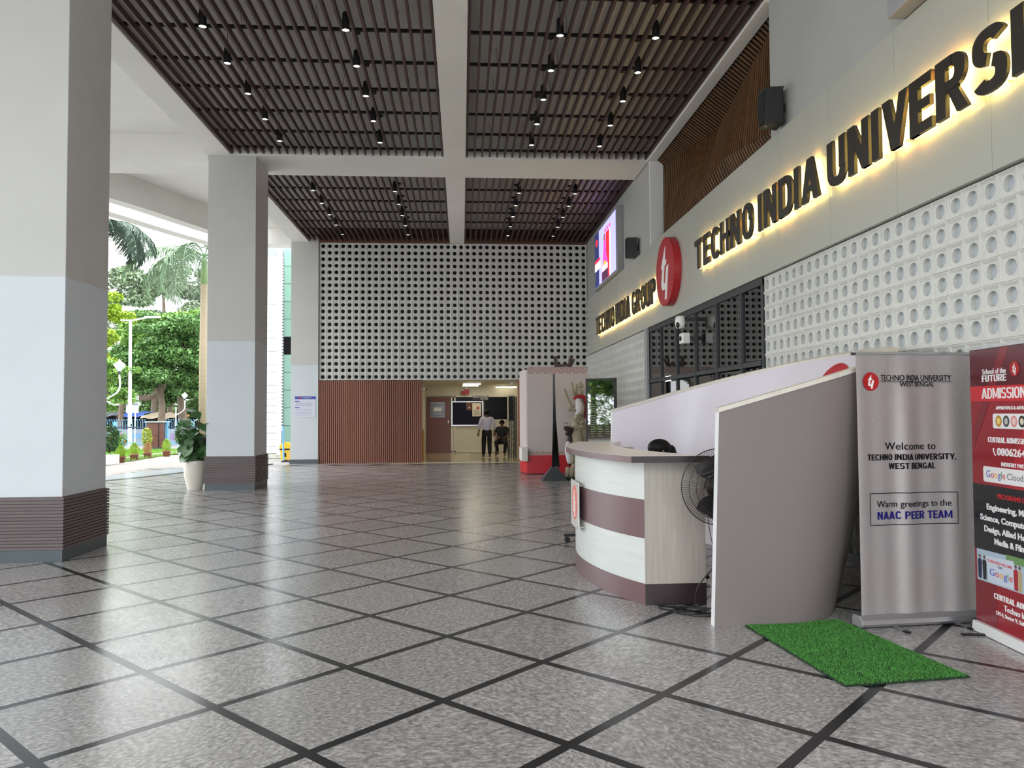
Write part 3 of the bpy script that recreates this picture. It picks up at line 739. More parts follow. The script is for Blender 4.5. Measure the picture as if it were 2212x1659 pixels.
def wrapped_disc(name, r, s0, z0, ks, m, off):
    vs = []; RN_, AN = 6, 28
    for j in range(RN_+1):
        for k in range(AN):
            u, v = r*j/RN_*math.cos(2*PI*k/AN), r*j/RN_*math.sin(2*PI*k/AN)
            p = inner_pt(s0+u*ks, z0+v); q = inner_pt(s0+u*ks+.2, z0+v); d = (q-p).normalized(); nrm = Vector((d.y, -d.x, 0))
            if nrm.x > 0: nrm = -nrm
            vs.append(p+nrm*off)
    return obj(name, MB().add(vs, [(j*AN+k, j*AN+(k+1) % AN, (j+1)*AN+(k+1) % AN, (j+1)*AN+k) for j in range(RN_) for k in range(AN)]), m, pod)
wrapped_disc('logo_disc', .31, 27.0, 1.70, -9.0, M_red, .01)
wrapped('logo_emblem', [(u*.29, v*.29) for u, v in TY], 27.0, 1.70, -9.0, M_logow, .02)

# ================================================================== RECEPTION COUNTER
def arc3(p0, p1, p2, n=60):
    (ax, ay), (bx, by), (cx, cy) = p0, p1, p2
    d = 2*(ax*(by-cy)+bx*(cy-ay)+cx*(ay-by))
    ux = ((ax*ax+ay*ay)*(by-cy)+(bx*bx+by*by)*(cy-ay)+(cx*cx+cy*cy)*(ay-by))/d
    uy = ((ax*ax+ay*ay)*(cx-bx)+(bx*bx+by*by)*(ax-cx)+(cx*cx+cy*cy)*(bx-ax))/d
    r = math.hypot(ax-ux, ay-uy); a0 = math.atan2(ay-uy, ax-ux); a2 = math.atan2(cy-uy, cx-ux)
    a0 %= 2*PI; a2 %= 2*PI
    return [(ux+r*math.cos(a0+(a2-a0)*k/n), uy+r*math.sin(a0+(a2-a0)*k/n)) for k in range(n+1)]
CF = arc3((1.46, 6.18), (1.12, 7.5), (1.46, 8.82)); CB = arc3((1.95, 6.18), (1.68, 7.5), (1.95, 8.82))
M_cw = mat('white_wood_laminate', (204, 207, 203), .35, vary=.05, scale=4, stretch=(.5, .5, 9))
M_cg = mat('ash_wood_laminate', (162, 155, 144), .4, vary=.1, scale=5, stretch=(9, 9, .6))
M_cm = mat('plum_laminate', (106, 78, 80), .35, vary=.05, scale=5, stretch=(.5, .5, 9))
M_ct = mat('counter_top_laminate', (226, 219, 213), .3, vary=.02)
ctr = thing('reception_counter', 'curved reception counter in white and plum bands standing inside the white shell', 'counter', (1.5, 7.5, 0))
xy = lambda u, v, d: (u, v, d)
for nm, z0, z1, m, dx in (('front_band', .17, .53, M_cw, 0), ('front_band', .53, .84, M_cm, .003), ('front_band', .84, 1.14, M_cw, 0), ('kick_panel', 0, .17, M_cm, .003)):
    P = [(x-dx, y) for x, y in CF] + [(x+.03, y) for x, y in reversed(CF)]
    obj(nm, MB().prism(P, xy, z0, z1), m, ctr)
obj('end_panel', MB().box((1.457, 6.176, .17), (1.95, 6.22, 1.15)), M_cg, ctr)
obj('end_kick', MB().box((1.456, 6.174, 0), (1.953, 6.22, .17)), mat('dark_plum', (40, 26, 28), .4), ctr)
obj('end_panel', MB().box((1.463, 8.78, .0), (1.95, 8.82, 1.14)), M_cg, ctr)
obj('inner_shelf', MB().prism([(x+.03, y) for x, y in CF[1:-1]] + CB[1:-1][::-1], xy, .72, .75), M_cw, ctr)
TF = arc3((1.31, 5.98), (1.03, 7.5), (1.36, 8.98)); TBk = arc3((1.93, 5.98), (1.55, 7.7), (1.85, 8.98))
ct = obj('counter_top', MB().prism(TF + TBk[::-1], xy, 1.15, 1.2), M_ct, ctr)
eb = MB()
for P in (TF,):
    for (x0, y0), (x1, y1) in zip(P, P[1:]): eb.add([(x0-.002, y0, 1.148), (x1-.002, y1, 1.148), (x1-.002, y1, 1.199), (x0-.002, y0, 1.199)], [(0, 1, 2, 3)])
obj('edge_band', eb, M_cm, ctr)
obj('edge_band', MB().box((1.31, 5.976, 1.148), (1.93, 5.98, 1.199)), mat('dark_plum', (40, 26, 28), .4), ctr)
# acrylic plate with emblem on the counter front
pl = thing('emblem_plate', 'clear acrylic plate with a salmon round emblem fixed to the counter front', 'sign', (1.08, 7.45, .45))
fn = plane_fn((1.085, 7.45, .65), (0, -1, 0), (0, 0, 1), (-1, 0, 0))
obj('plate', MB().box((1.078, 7.2, .44), (1.086, 7.7, .885)), mat('frosted_acrylic', (222, 218, 214), .2), pl, bevel=.002)
logo_disc(pl, fn, 0, .03, .165, .006, .009, mat('salmon', (222, 118, 104), .4), M_logow)
for y in (7.23, 7.67):
    for z in (.47, .855): obj('fixing_screw', MB().lathe((1.12, y, z), [(0, -.05), (.009, -.05), (.009, .05)], 8, axis='x'), M_alu, pl)
# wheeled foot showing behind the counter
t = thing('castor_base', 'small black castor foot sticking out behind the counter front', 'castor', (1.3, 9.2, 0))
obj('arm', MB().box((1.2, 9.17, .075), (1.6, 9.23, .1)), M_black, t)
obj('wheel', MB().lathe((1.24, 9.2, .035), [(0, -.015), (.035, -.015), (.035, .015), (0, .015)], 12, axis='y'), M_black, t)

# ================================================================== PEDESTAL FAN
M_wire = mat('fan_wire', (58, 50, 44), .35, metal=.6)
t = thing('pedestal_fan', 'black wire pedestal fan between the counter end and the shell arm', 'fan', (1.93, 5.85, 0))
fc = Vector((1.95, 5.84, .97))
obj('base', MB().lathe((1.97, 5.87, 0), [(0, 0), (.075, 0), (.075, .02), (.03, .05), (0, .05)], 24), M_black, t)
obj('pole', MB().tube([(1.97, 5.87, .03), (1.97, 5.87, .9)], .015, 10), M_black, t)
obj('motor', MB().lathe((fc.x, fc.y, fc.z), [(0, .14), (.07, .13), (.085, .05), (.085, -.02), (0, -.03)], 20, axis='y'), M_black, t, smooth=True)
gm = MB()
for k in range(96):
    a = 2*PI*k/96; dx, dz = math.cos(a), math.sin(a)
    gm.bar((fc.x+.07*dx, fc.y-.085, fc.z+.07*dz), (fc.x+.2*dx, fc.y-.09, fc.z+.2*dz), .0022)
    gm.bar((fc.x+.2*dx, fc.y-.09, fc.z+.2*dz), (fc.x+.285*dx, fc.y-.02, fc.z+.285*dz), .0022)
    gm.bar((fc.x+.07*dx, fc.y+.06, fc.z+.07*dz), (fc.x+.285*dx, fc.y-.005, fc.z+.285*dz), .0022)
gr = obj('guard_wires', gm, M_wire, t); gr['kind'] = 'stuff'
for r, y in ((.29, -.012), (.2, -.092), (.245, -.062), (.12, -.09)):
    obj('guard_ring', MB().tube([(fc.x+r*math.cos(2*PI*k/48), fc.y+y, fc.z+r*math.sin(2*PI*k/48)) for k in range(49)], .004 if r > .28 else .0028, 6, caps=False), M_black if r > .28 else M_wire, t)
obj('badge', MB().lathe((fc.x, fc.y, fc.z), [(0, -.095), (.05, -.095), (.055, -.085)], 20, axis='y'), M_black, t)
for k in range(3):
    a0 = 2*PI*k/3; bl = MB(); vs = []
    for i in range(6):
        r = .05+.04*i
        for s_ in (-1, 1): a = a0 + s_*(.25+.28*math.sin(PI*(i+.6)/6.4)); vs.append((fc.x+r*math.cos(a), fc.y-.035+s_*.02, fc.z+r*math.sin(a)))
    bl.add(vs, [(2*i, 2*i+1, 2*i+3, 2*i+2) for i in range(5)]); obj('blade', bl, mat('fan_blade', (40, 40, 44), .35), t)
t = thing('power_cable', 'tangle of black cable lying on the floor between the counter and the shell', 'cable', (1.8, 5.95, 0))
def loopy(pts, r=.006): return MB().tube(curve_pts3(pts), r, 6)
def curve_pts3(P, n=8):
    out = []; P = [Vector(p) for p in P]
    for i in range(len(P)-1):
        p0, p1, p2, p3 = P[max(0, i-1)], P[i], P[i+1], P[min(len(P)-1, i+2)]
        for k in range(n):
            q = k/n; out.append(.5*((2*p1)+(p2-p0)*q+(2*p0-5*p1+4*p2-p3)*q*q+(3*p1-p0-3*p2+p3)*q**3))
    return out + [P[-1]]
obj('coil', loopy([(1.9, 5.85, .35), (1.8, 5.9, .2), (1.79, 5.92, .06), (1.87, 5.85, .012), (1.95, 5.8, .01)]), M_black, t)
obj('coil', loopy([(1.95, 6.0, .01), (1.75, 6.08, .01), (1.56, 6.1, .01), (1.55, 6.02, .012), (1.7, 5.93, .012), (1.9, 5.95, .012)]), M_black, t)
obj('coil', loopy([(1.95, 5.9, .01), (1.75, 5.85, .01), (1.62, 5.93, .01), (1.72, 6.0, .022), (1.9, 5.98, .02)]), M_black, t)
obj('coil', loopy([(1.9, 6.05, .03), (1.7, 5.98, .02), (1.62, 5.9, .02), (1.75, 5.8, .01), (1.9, 5.78, .01)]), M_black, t)
t = thing('fan_cord', 'thin black cord hanging from the fan guard', 'cord', (1.85, 5.8, .3))
obj('cord', loopy([(1.84, 5.8, .86), (1.85, 5.78, .72), (1.86, 5.78, .64), (1.88, 5.78, .55), (1.93, 5.78, .46)], .003), M_black, t)

# ================================================================== GRASS MAT
C4 = [(2.02, 5.56), (2.13, 4.27), (2.92, 4.36), (2.76, 5.6)]
t = thing('grass_mat', 'bright green artificial grass mat lying on the floor before the silver banner', 'mat', (2.4, 4.9, 0))
M_grass = mat('artificial_grass', (78, 146, 62), .8, island=.45, vary=.15, scale=14)
def matp(u, v):
    a = Vector(C4[0]).lerp(Vector(C4[3]), u); b = Vector(C4[1]).lerp(Vector(C4[2]), u); return a.lerp(b, v)
obj('backing', MB().prism([(x, y) for x, y in C4], xy, .003, .012), mat('mat_backing', (24, 46, 24), .9), t)
gb = MB(); R2 = random.Random(3)
for i in range(38000):
    u, v = R2.random(), R2.random(); p = matp(u, v)
    if min(u, 1-u, v, 1-v) < .01 and R2.random() < .5: continue
    a = R2.uniform(0, 6.28); w = .0022; hh = R2.uniform(.006, .012); lx, ly = R2.uniform(-.009, .009), R2.uniform(-.009, .009)
    gb.add([(p.x-w*math.cos(a), p.y-w*math.sin(a), .011), (p.x+w*math.cos(a), p.y+w*math.sin(a), .011), (p.x+lx, p.y+ly, .011+hh)], [(0, 1, 2)])
o = obj('pile', gb, M_grass, t); o['kind'] = 'stuff'

# ================================================================== ROLL-UP BANNERS
M_silver = mat('silver_banner_cloth', (158, 152, 150), .42, metal=.25, vary=.05, scale=30)
M_ink = mat('black_ink', (20, 17, 22), .9, spec=.1); M_blue = mat('navy_ink', (30, 26, 104), .9, spec=.1)
t = thing('rollup_banner', 'silver roll-up banner with black welcome lettering and a small red emblem', 'banner', (3.3, 5.47, 0))
bx0, by0 = 2.835, 5.43; ang = math.atan2(.08, .96); ru = Vector((math.cos(ang), math.sin(ang), 0)); nr = Vector((math.sin(ang), -math.cos(ang), 0))
BW = .93; cols, rows = 120, 12; vs = []
def wav(u): return .010*math.sin(u*17+.5) + .006*math.sin(u*31+1.2)
for j in range(rows+1):
    z = .075 + (1.955-.075)*j/rows
    for i in range(cols+1):
        u = i/cols; tp = .014*(1-j/rows)*0
        p = Vector((bx0, by0, z)) + ru*(BW*u) + nr*wav(u)*(1-(j/rows)**6*.8); vs.append(p)
f = [(j*(cols+1)+i, j*(cols+1)+i+1, (j+1)*(cols+1)+i+1, (j+1)*(cols+1)+i) for j in range(rows) for i in range(cols)]
obj('sheet', MB().add(vs, f), M_silver, t, smooth=True)
bfn = lambda u, v, d: tuple(Vector((bx0, by0, 0)) + ru*u + nr*(wav(u/BW)+d+.0045) + Vector((0, 0, v)))
cfn = lambda a, b, z0, z1: [tuple(Vector((bx0, by0, 0)) + ru*u + nr*(d) + Vector((0, 0, z))) for z in (z0, z1) for d in (a, b) for u in (-.02, BW+.02)]
def cassette(t, o, ru, nr, Wb, h=.075, m=None):
    mb = MB(); prof = [(-.055, 0), (.05, 0), (.065, .02), (.06, .05), (.02, h), (-.045, h), (-.055, .05)]
    fn = lambda u, v, d: tuple(Vector(o) + nr*u + Vector((0, 0, v+.012)) + ru*d)
    obj('cassette', MB().prism(prof, fn, -.02, Wb+.02), m or M_alu, t)
    for s_ in (.25, .78):
        a = Vector(o) + ru*(Wb*s_); obj('foot', MB().bar(a+Vector((0, 0, .008)), a+nr*.17+Vector((0, 0, .008)), .03, .008), M_alu, t)
        obj('foot_tip', MB().bar(a+nr*.16+Vector((0, 0, .008)), a+nr*.2+Vector((0, 0, .008)), .034, .012), M_black, t)
    a = Vector(o)
    obj('end_cap', MB().prism(prof, fn, -.032, -.02), M_steelgrey, t)
cassette(t, (bx0, by0, 0), ru, nr, BW)
obj('top_rail', MB().bar(Vector((bx0, by0, 1.962))-ru*.012, Vector((bx0, by0, 1.962))+ru*(BW+.01), .02, .018), M_alu, t)
obj('rail_clip', MB().bar(Vector((bx0, by0, 1.955))-ru*.03, Vector((bx0, by0, 1.955)), .02, .02), M_black, t)
obj('support_pole', MB().tube([Vector((bx0, by0, .05))+ru*.45-nr*.03, Vector((bx0, by0, 1.95))+ru*.45-nr*.03], .008, 8), M_alu, t)
K = .003248; U = lambda x, y=0: (x-1852)*K*.985 - .02 ; Zp = lambda y: 1.55+(890-y)*K
def btxt(s, x0, x1, yb, cap, m=M_ink, bold=0): label_text(s, bfn, U(x0), Zp(yb), (x1-x0)*K*.985, cap, m, t, bold)
btxt('TECHNO INDIA UNIVERSITY', 1919, 2091, 825, .042, bold=.005); btxt('WEST BENGAL', 1964, 2052, 838, .034)
obj('rule', MB().prism([(U(1919), Zp(826.5)), (U(2092), Zp(826.5)), (U(2092), Zp(827.5)), (U(1919), Zp(827.5))], bfn, .0003, .0012), M_ink, t)
btxt('Welcome to', 1927, 2052, 979, .052); bblk = lambda s, x0, x1, yb, cap, m=M_ink: block_text(s, bfn, U(x0), Zp(yb), (x1-x0)*K*.985, cap, m, t)
bblk('TECHNO INDIA UNIVERSITY,', 1881, 2098, 1002, .043); bblk('WEST BENGAL', 1936, 2050, 1022, .043)
btxt('Warm greetings to the', 1903, 2085, 1106, .045); bblk('NAAC PEER TEAM', 1904, 2086, 1133, .055, M_blue)
a, b2, c2, d2 = U(1885), U(2101), Zp(1076), Zp(1146)
for q in ((a, c2, b2, c2+.005), (a, d2, b2, d2+.005), (a, d2, a+.005, c2), (b2-.005, d2, b2, c2)):
    fr = MB(); n_ = 24
    for i in range(n_):
        u0, u1 = q[0]+(q[2]-q[0])*i/n_, q[0]+(q[2]-q[0])*(i+1)/n_
        fr.add([bfn(u0, q[1], .001), bfn(u1, q[1], .001), bfn(u1, q[3], .001), bfn(u0, q[3], .001)], [(0, 1, 2, 3)])
    obj('frame_line', fr, M_ink, t)
cx, cz = U(1893), Zp(827); dm = MB(); AN = 32; vs = [bfn(cx+.067*j/3*math.cos(2*PI*k/AN), cz+.067*j/3*math.sin(2*PI*k/AN), .002) for j in range(4) for k in range(AN)]
obj('emblem', dm.add(vs, [(j*AN+k, j*AN+(k+1) % AN, (j+1)*AN+(k+1) % AN, (j+1)*AN+k) for j in range(3) for k in range(AN)]), mat('deep_red_ink', (168, 22, 26), .5), t)
obj('emblem_mark', MB().prism([(cx+u*.064, cz+v*.064) for u, v in TY], bfn, .003, .006), M_logow, t)

M_bred = mat('red_banner_print', (150, 26, 38), .3); M_bdark = mat('maroon_print', (92, 24, 34), .3); M_bband = mat('bright_red_print', (206, 38, 48), .3)
M_bblack = mat('black_banner_print', (26, 25, 28), .3); M_wink = mat('white_ink', (238, 236, 236), .4)
t = thing('rollup_banner', 'red and black roll-up banner with white admission lettering, cut by the frame edge', 'banner', (3.6, 4.8, 0))
o2 = Vector((3.615, 5.28, 0)); ru2 = Vector((-.083, -.9965, 0)).normalized(); nr2 = Vector((-.9965, .083, 0)).normalized()
pf = lambda u, v, d: tuple(o2 + ru2*u + Vector((0, 0, v)) + nr2*d)
W2 = 1.0
def pan(name, poly, m, d): return obj(name, MB().prism(poly, pf, d-.0008, d), m, t)
obj('sheet', MB().box((0, 0, 0), (0, 0, 0)) if False else MB().prism([(-.035, .07), (W2, .07), (W2, 1.97), (-.035, 1.97)], pf, -.002, 0), M_bred, t)
pan('print_head', [(-.035, 1.71), (W2, 1.71), (W2, 1.968), (-.035, 1.968)], M_bdark, .001)
pan('print_diagonal', [(.0, 1.43), (.33, 1.968), (.42, 1.968), (-.0, 1.3)], mat('mid_red_print', (128, 28, 40), .3), .0018)
pan('print_band', [(-.035, 1.605), (W2, 1.6), (W2, 1.7), (-.035, 1.712)], M_bband, .0026)
pan('print_shape', [(.36, 1.03), (.62, 1.6), (W2, 1.6), (W2, 1.03)], mat('crimson_print', (176, 34, 48), .3), .0018)
pan('print_black', [(-.033, .575), (W2, .585), (W2, 1.03), (-.033, 1.03)], M_bblack, .0026)
pan('print_low', [(-.033, .0725), (.22, .0725), (.2, .36), (-.033, .36)], mat('mid_red_print', (128, 28, 40), .3), .0018)
def rr(x0, y0, x1, y1, r=.015):
    P = []
    for cx_, cy_, a0 in ((x1-r, y0+r, -PI/2), (x1-r, y1-r, 0), (x0+r, y1-r, PI/2), (x0+r, y0+r, PI)):
        P += [(cx_+r*math.cos(a0+PI/2*k/4), cy_+r*math.sin(a0+PI/2*k/4)) for k in range(5)]
    return P
pan('logo_strip', rr(.225, 1.42, .78, 1.52), M_wink, .0035); pan('partner_strip', rr(.098, 1.052, .9, 1.158), M_wink, .0035)
T2 = lambda s, u, v, w, cap, m=M_wink, bold=0, d=.0045: label_text(s, pf, u, v, w, cap, m, t, bold, d)
T2('School of the', .117, 1.79, .262, .036); T2('FUTURE', .112, 1.768, .27, .0)if False else block_text('FUTURE', pf, .112, 1.738, .27, .046, M_wink, t, d=.0045)
block_text('ADMISSION', pf, .108, 1.622, .475, .072, M_wink, t, .17, .13, d=.0065); T2('APPROVALS & AFFIL', .262, 1.547, .3, .022, bold=.01)
block_text('CENTRAL ADMISSION', pf, .163, 1.325, .43, .036, M_wink, t, d=.0045); T2('0806264', .262, 1.24, .3, .05, bold=.02); T2('INDUSTRY PART', .305, 1.17, .25, .026, bold=.01)
T2('PROGRAMS OF', .255, .95, .32, .032, M_bband, .01); T2('Engineering, Ma', .127, .862, .43, .042, bold=.03); T2('Science, Compute', .048, .784, .5, .042, bold=.03)
T2('Design, Allied He', .093, .708, .44, .042, bold=.03); T2('Media & Film', .206, .635, .33, .042, bold=.03)
block_text('CENTRAL ADMI', pf, .184, .27, .36, .037, M_wink, t, .22, d=.0045); T2('Techno Ind', .291, .21, .25, .038); T2('EM 4, Sector V, Salt La', .205, .165, .34, .026)
obj('phone_icon', MB().tube([pf(.228, 1.285, .005), pf(.225, 1.27, .005), pf(.235, 1.25, .005), pf(.248, 1.24, .005)], [.006, .003, .003, .006], 6), M_wink, t)
GC = [(66, 80, 190), (214, 52, 46), (240, 170, 40), (60, 70, 180), (52, 160, 84), (210, 44, 50)]
def google(u, v, w, cap, d=.0045):
    vs, fs = text_fit('Google', w, cap)
    for k, (lv, lf) in enumerate(islands(vs, fs)): obj('lettering', solid(lv, lf, lambda a_, b_, c_: pf(a_+u, b_+v, c_), .0036, d), mat('ink_%d' % k, GC[k % 6], .4), t)
google(.135, 1.085, .21, .046); T2('Cloud', .365, 1.085, .165, .042, mat('grey_ink', (110, 112, 118), .4))
for k, cc in enumerate(((190, 140, 50), (70, 70, 72), (226, 150, 150), (40, 38, 30))):
    x = .29+.082*k; obj('badge', MB().prism(circ(x, 1.47, .034, 20, .038), pf, .0036, .0044), mat('badge_%d' % k, cc, .5), t)
    obj('badge_centre', MB().prism(circ(x, 1.47, .019, 16, .022), pf, .0044, .005), mat('badge_c_%d' % k, ((240, 210, 120), (190, 190, 190), (240, 205, 205), (225, 215, 190))[k], .5), t)
obj('emblem', MB().prism(circ(.472, 1.812, .05, 28), pf, .003, .004), mat('deep_red_ink', (168, 22, 26), .5), t)
obj('emblem_mark', MB().prism([(.472+u*.048, 1.812+v*.048) for u, v in TY], pf, .004, .005), M_logow, t)
pan('photo', [(-.005, .36), (W2-.03, .375), (W2-.03, .6), (-.005, .575)], mat('photo_sky', (178, 196, 214), .35), .0035)
pan('photo_greenery', [(.33, .54), (W2-.03, .55), (W2-.03, .6), (.33, .59)], mat('photo_green', (110, 150, 90), .4), .0042)
pan('photo_board', [(.13, .37), (.41, .38), (.41, .56), (.1, .54)], mat('photo_board', (206, 216, 230), .35), .0046)
def fig(x, c, h=.17): 
    m = mat('photo_fig_%d_%d_%d' % c, c, .4); pan('photo_person', [(x-.018, .375), (x-.024, .375+h*.72), (x-.01, .375+h*.8), (x+.012, .375+h*.8), (x+.024, .375+h*.7), (x+.018, .375)], m, .0052)
    pan('photo_head', circ(x, .375+h*.9, .012, 10), mat('photo_skin', (110, 76, 62), .4), .0052)
for x, c in ((.03, (34, 40, 70)), (.085, (30, 30, 34)), (.43, (170, 40, 50)), (.47, (190, 170, 130)), (.56, (30, 32, 44)), (.61, (60, 60, 64))): fig(x, c)
T2('TECHNO INDIA WELCOMES', .115, .505, .28, .018, M_bband, .01, .0054); google(.145, .42, .25, .045, .0056)
T2('TEAM', .235, .482, .05, .014, M_ink, 0, .0054)
obj('cassette', MB().prism([(-.05, .005), (-.05, .07), (.03, .07), (.04, .005)], lambda u, v, d: tuple(o2 + nr2*u + Vector((0, 0, v)) + ru2*d), -.03, W2+.03), mat('white_cassette', (224, 224, 224), .35), t)
for s_ in (.12, .8): obj('foot', MB().bar(o2+ru2*s_+Vector((0, 0, .008)), o2+ru2*s_+nr2*.19+Vector((0, 0, .008)), .034, .01), M_black, t)
obj('end_cap', MB().prism([(-.055, .0), (-.055, .078), (.03, .078), (.045, .0)], lambda u, v, d: tuple(o2 + nr2*u + Vector((0, 0, v)) + ru2*d), -.04, -.03), M_black, t)
obj('top_rail', MB().bar(o2+ru2*(-.05)+Vector((0, 0, 1.975)), o2+ru2*W2+Vector((0, 0, 1.975)), .02, .016), M_alu, t)
obj('support_pole', MB().tube([o2+ru2*.5-nr2*.04+Vector((0, 0, .03)), o2+ru2*.5-nr2*.04+Vector((0, 0, 1.96))], .008, 8), M_alu, t)

# ================================================================== FIGURES
def skin(V, E, sub=2, root=0):
    me = bpy.data.meshes.new('s'); me.from_pydata([v[0] for v in V], E, [])
    o = bpy.data.objects.new('s', me); COL.objects.link(o)
    sm = o.modifiers.new('k', 'SKIN'); ss = o.modifiers.new('u', 'SUBSURF'); ss.levels = sub; ss.render_levels = sub
    for i, v in enumerate(V):
        r = v[1]; r = r if isinstance(r, (tuple, list)) else (r, r)
        me.skin_vertices[0].data[i].radius = r; me.skin_vertices[0].data[i].use_root = (i == root)
    dg = bpy.context.evaluated_depsgraph_get(); dg.update(); ev = bpy.data.meshes.new_from_object(o.evaluated_get(dg))
    bpy.data.objects.remove(o); bpy.data.meshes.remove(me)
    return ev
def put(name, me, m, parent, mtx=None):
    me.materials.clear(); me.materials.append(m)
    if mtx: me.transform(mtx)
    for p in me.polygons: p.use_smooth = True
    me.name = name; return link(bpy.data.objects.new(name, me), parent)
M_skin = mat('brown_skin', (116, 78, 60), .55); M_hair = mat('black_hair', (12, 11, 13), .6, spec=.2)
def person(label, loc, rz, J, top, leg, shoe, sleeves=.6, scale=1, bun=False):
    """J: joint positions (facing -Y). builds body, shirt, trousers, shoes, hair"""
    t = thing('person', label, 'person', loc, rz); t.scale = (scale,)*3
    V = []; E = []; ix = {}
    def ad(k, p, r, par=None):
        ix[k] = len(V); V.append((p, r)); 
        if par is not None: E.append((ix[par], ix[k]))
    P = {k: Vector(v) for k, v in J.items()}
    ad('pel', P['pel'], (.13, .1)); ad('spi', P['pel'].lerp(P['chest'], .5), (.12, .09), 'pel'); ad('che', P['chest'], (.15, .1), 'spi'); ad('uc', P['neck']-Vector((0, 0, .06)), (.1, .07), 'che')
    ad('nk', P['neck'], .05, 'uc'); ad('jaw', P['head']-Vector((0, 0, .07)), .06, 'nk'); ad('hd', P['head'], (.078, .09), 'jaw'); ad('ht', P['head']+Vector((0, 0, .075)), .06, 'hd')
    for s in ('L', 'R'):
        sg = -1 if s == 'L' else 1
        ad('sh'+s, P['sh'+s], .052, 'uc'); ad('el'+s, P['el'+s], .04, 'sh'+s); ad('wr'+s, P['wr'+s], .026, 'el'+s)
        d = (P['wr'+s]-P['el'+s]).normalized() if 'hd'+s not in P else (P['hd'+s]-P['wr'+s]).normalized()
        ad('pm'+s, P['wr'+s]+d*.06, (.034, .018), 'wr'+s); side = d.cross(Vector((0, 1, 0))).normalized() if abs(d.y) < .8 else Vector((1, 0, 0))
        for f in range(4):
            b = P['wr'+s]+d*.09+side*(.027-.018*f); L = (.07, .08, .075, .055)[f]
            ad('f%d%s' % (f, s), b, .0095, 'pm'+s); ad('g%d%s' % (f, s), b+d*L*.5+Vector((0, .006, 0)), .0085, 'f%d%s' % (f, s)); ad('h%d%s' % (f, s), b+d*L+Vector((0, .02, 0)), .007, 'g%d%s' % (f, s))
        b = P['wr'+s]+d*.035+side*.035; ad('t0'+s, b, .011, 'pm'+s); ad('t1'+s, b+d*.035+side*.025, .0095, 't0'+s); ad('t2'+s, b+d*.06+side*.03, .008, 't1'+s)
        ad('hp'+s, P['hp'+s], .085, 'pel'); ad('kn'+s, P['kn'+s], .058, 'hp'+s); ad('an'+s, P['an'+s], .036, 'kn'+s); ad('to'+s, P['to'+s], (.03, .025), 'an'+s)
    put('body', skin(V, E), M_skin, t)
    def sub(keys, edges, grow):
        k2 = {k: i for i, k in enumerate(keys)}
        out = []
        for k in keys:
            r = V[ix[k]][1]; r = r if isinstance(r, tuple) else (r, r); out.append((V[ix[k]][0], (r[0]+grow, r[1]+grow)))
        return out, [(k2[a], k2[b]) for a, b in edges]
    # shirt
    keys = ['pel', 'spi', 'che', 'uc', 'shL', 'elL', 'shR', 'elR']; vv, ee = sub(keys, [('pel', 'spi'), ('spi', 'che'), ('che', 'uc'), ('uc', 'shL'), ('shL', 'elL'), ('uc', 'shR'), ('shR', 'elR')], .022)
    for s in ('L', 'R'):
        if sleeves < .5: i = keys.index('el'+s); vv[i] = (P['sh'+s].lerp(P['el'+s], .75), (.06, .06))
        elif sleeves > .55: vv.append((P['el'+s].lerp(P['wr'+s], .55), (.042, .042))); ee.append((keys.index('el'+s), len(vv)-1))
    put('shirt', skin(vv, ee), top, t)
    vv, ee = sub(['pel', 'hpL', 'knL', 'anL', 'hpR', 'knR', 'anR'], [('pel', 'hpL'), ('hpL', 'knL'), ('knL', 'anL'), ('pel', 'hpR'), ('hpR', 'knR'), ('knR', 'anR')], .024)
    vv[0] = (vv[0][0]-Vector((0, 0, .02)), (.15, .12)); put('trousers', skin(vv, ee), leg, t)
    for s in ('L', 'R'):
        a, b = P['an'+s], P['to'+s]; f = Vector((b.x-a.x, b.y-a.y, 0)).normalized()
        put('shoe', skin([(a-f*.05+Vector((0, 0, -.03)), (.04, .035)), (a.lerp(b, .6)+Vector((0, 0, -.01)), (.045, .03)), (b+f*.02, (.035, .022))], [(0, 1), (1, 2)]), shoe, t)
    h = P['head']; fw = P.get('face', Vector((0, -1, 0)))
    hb = MB().ball((h.x-fw.x*.018, h.y-fw.y*.018, h.z+.028), (.118, .1, .088) if bun else (.093, .1, .1), 16)
    if bun: hb.ball((h.x-fw.x*.145, h.y-fw.y*.145, h.z+.0), (.056, .055, .055), 12).ball((h.x-fw.x*.175, h.y-fw.y*.175, h.z-.03), (.04, .04, .04), 10)
    obj('hair', hb, M_hair, t, smooth=True, local=True)
    sd = Vector((-fw.y, fw.x, 0))
    face = MB().ball(tuple(h+fw*.098+Vector((0, 0, -.02))), (.013, .02, .022), 8)
    for sg in (-1, 1): face.ball(tuple(h+sd*sg*.088+Vector((0, 0, -.015))), (.012, .02, .03), 8)
    obj('nose_and_ears', face, M_skin, t, smooth=True, local=True)
    ey = MB()
    for sg in (-1, 1): ey.ball(tuple(h+sd*sg*.032+fw*.08+Vector((0, 0, .0))), (.012, .01, .005), 8)
    obj('eyes', ey, mat('eye_dark', (46, 36, 32), .3), t, smooth=True, local=True)
    obj('mouth', MB().ball(tuple(h+fw*.085+Vector((0, 0, -.062))), (.022, .012, .006), 8), mat('lips', (110, 58, 52), .5), t, local=True)
    return t
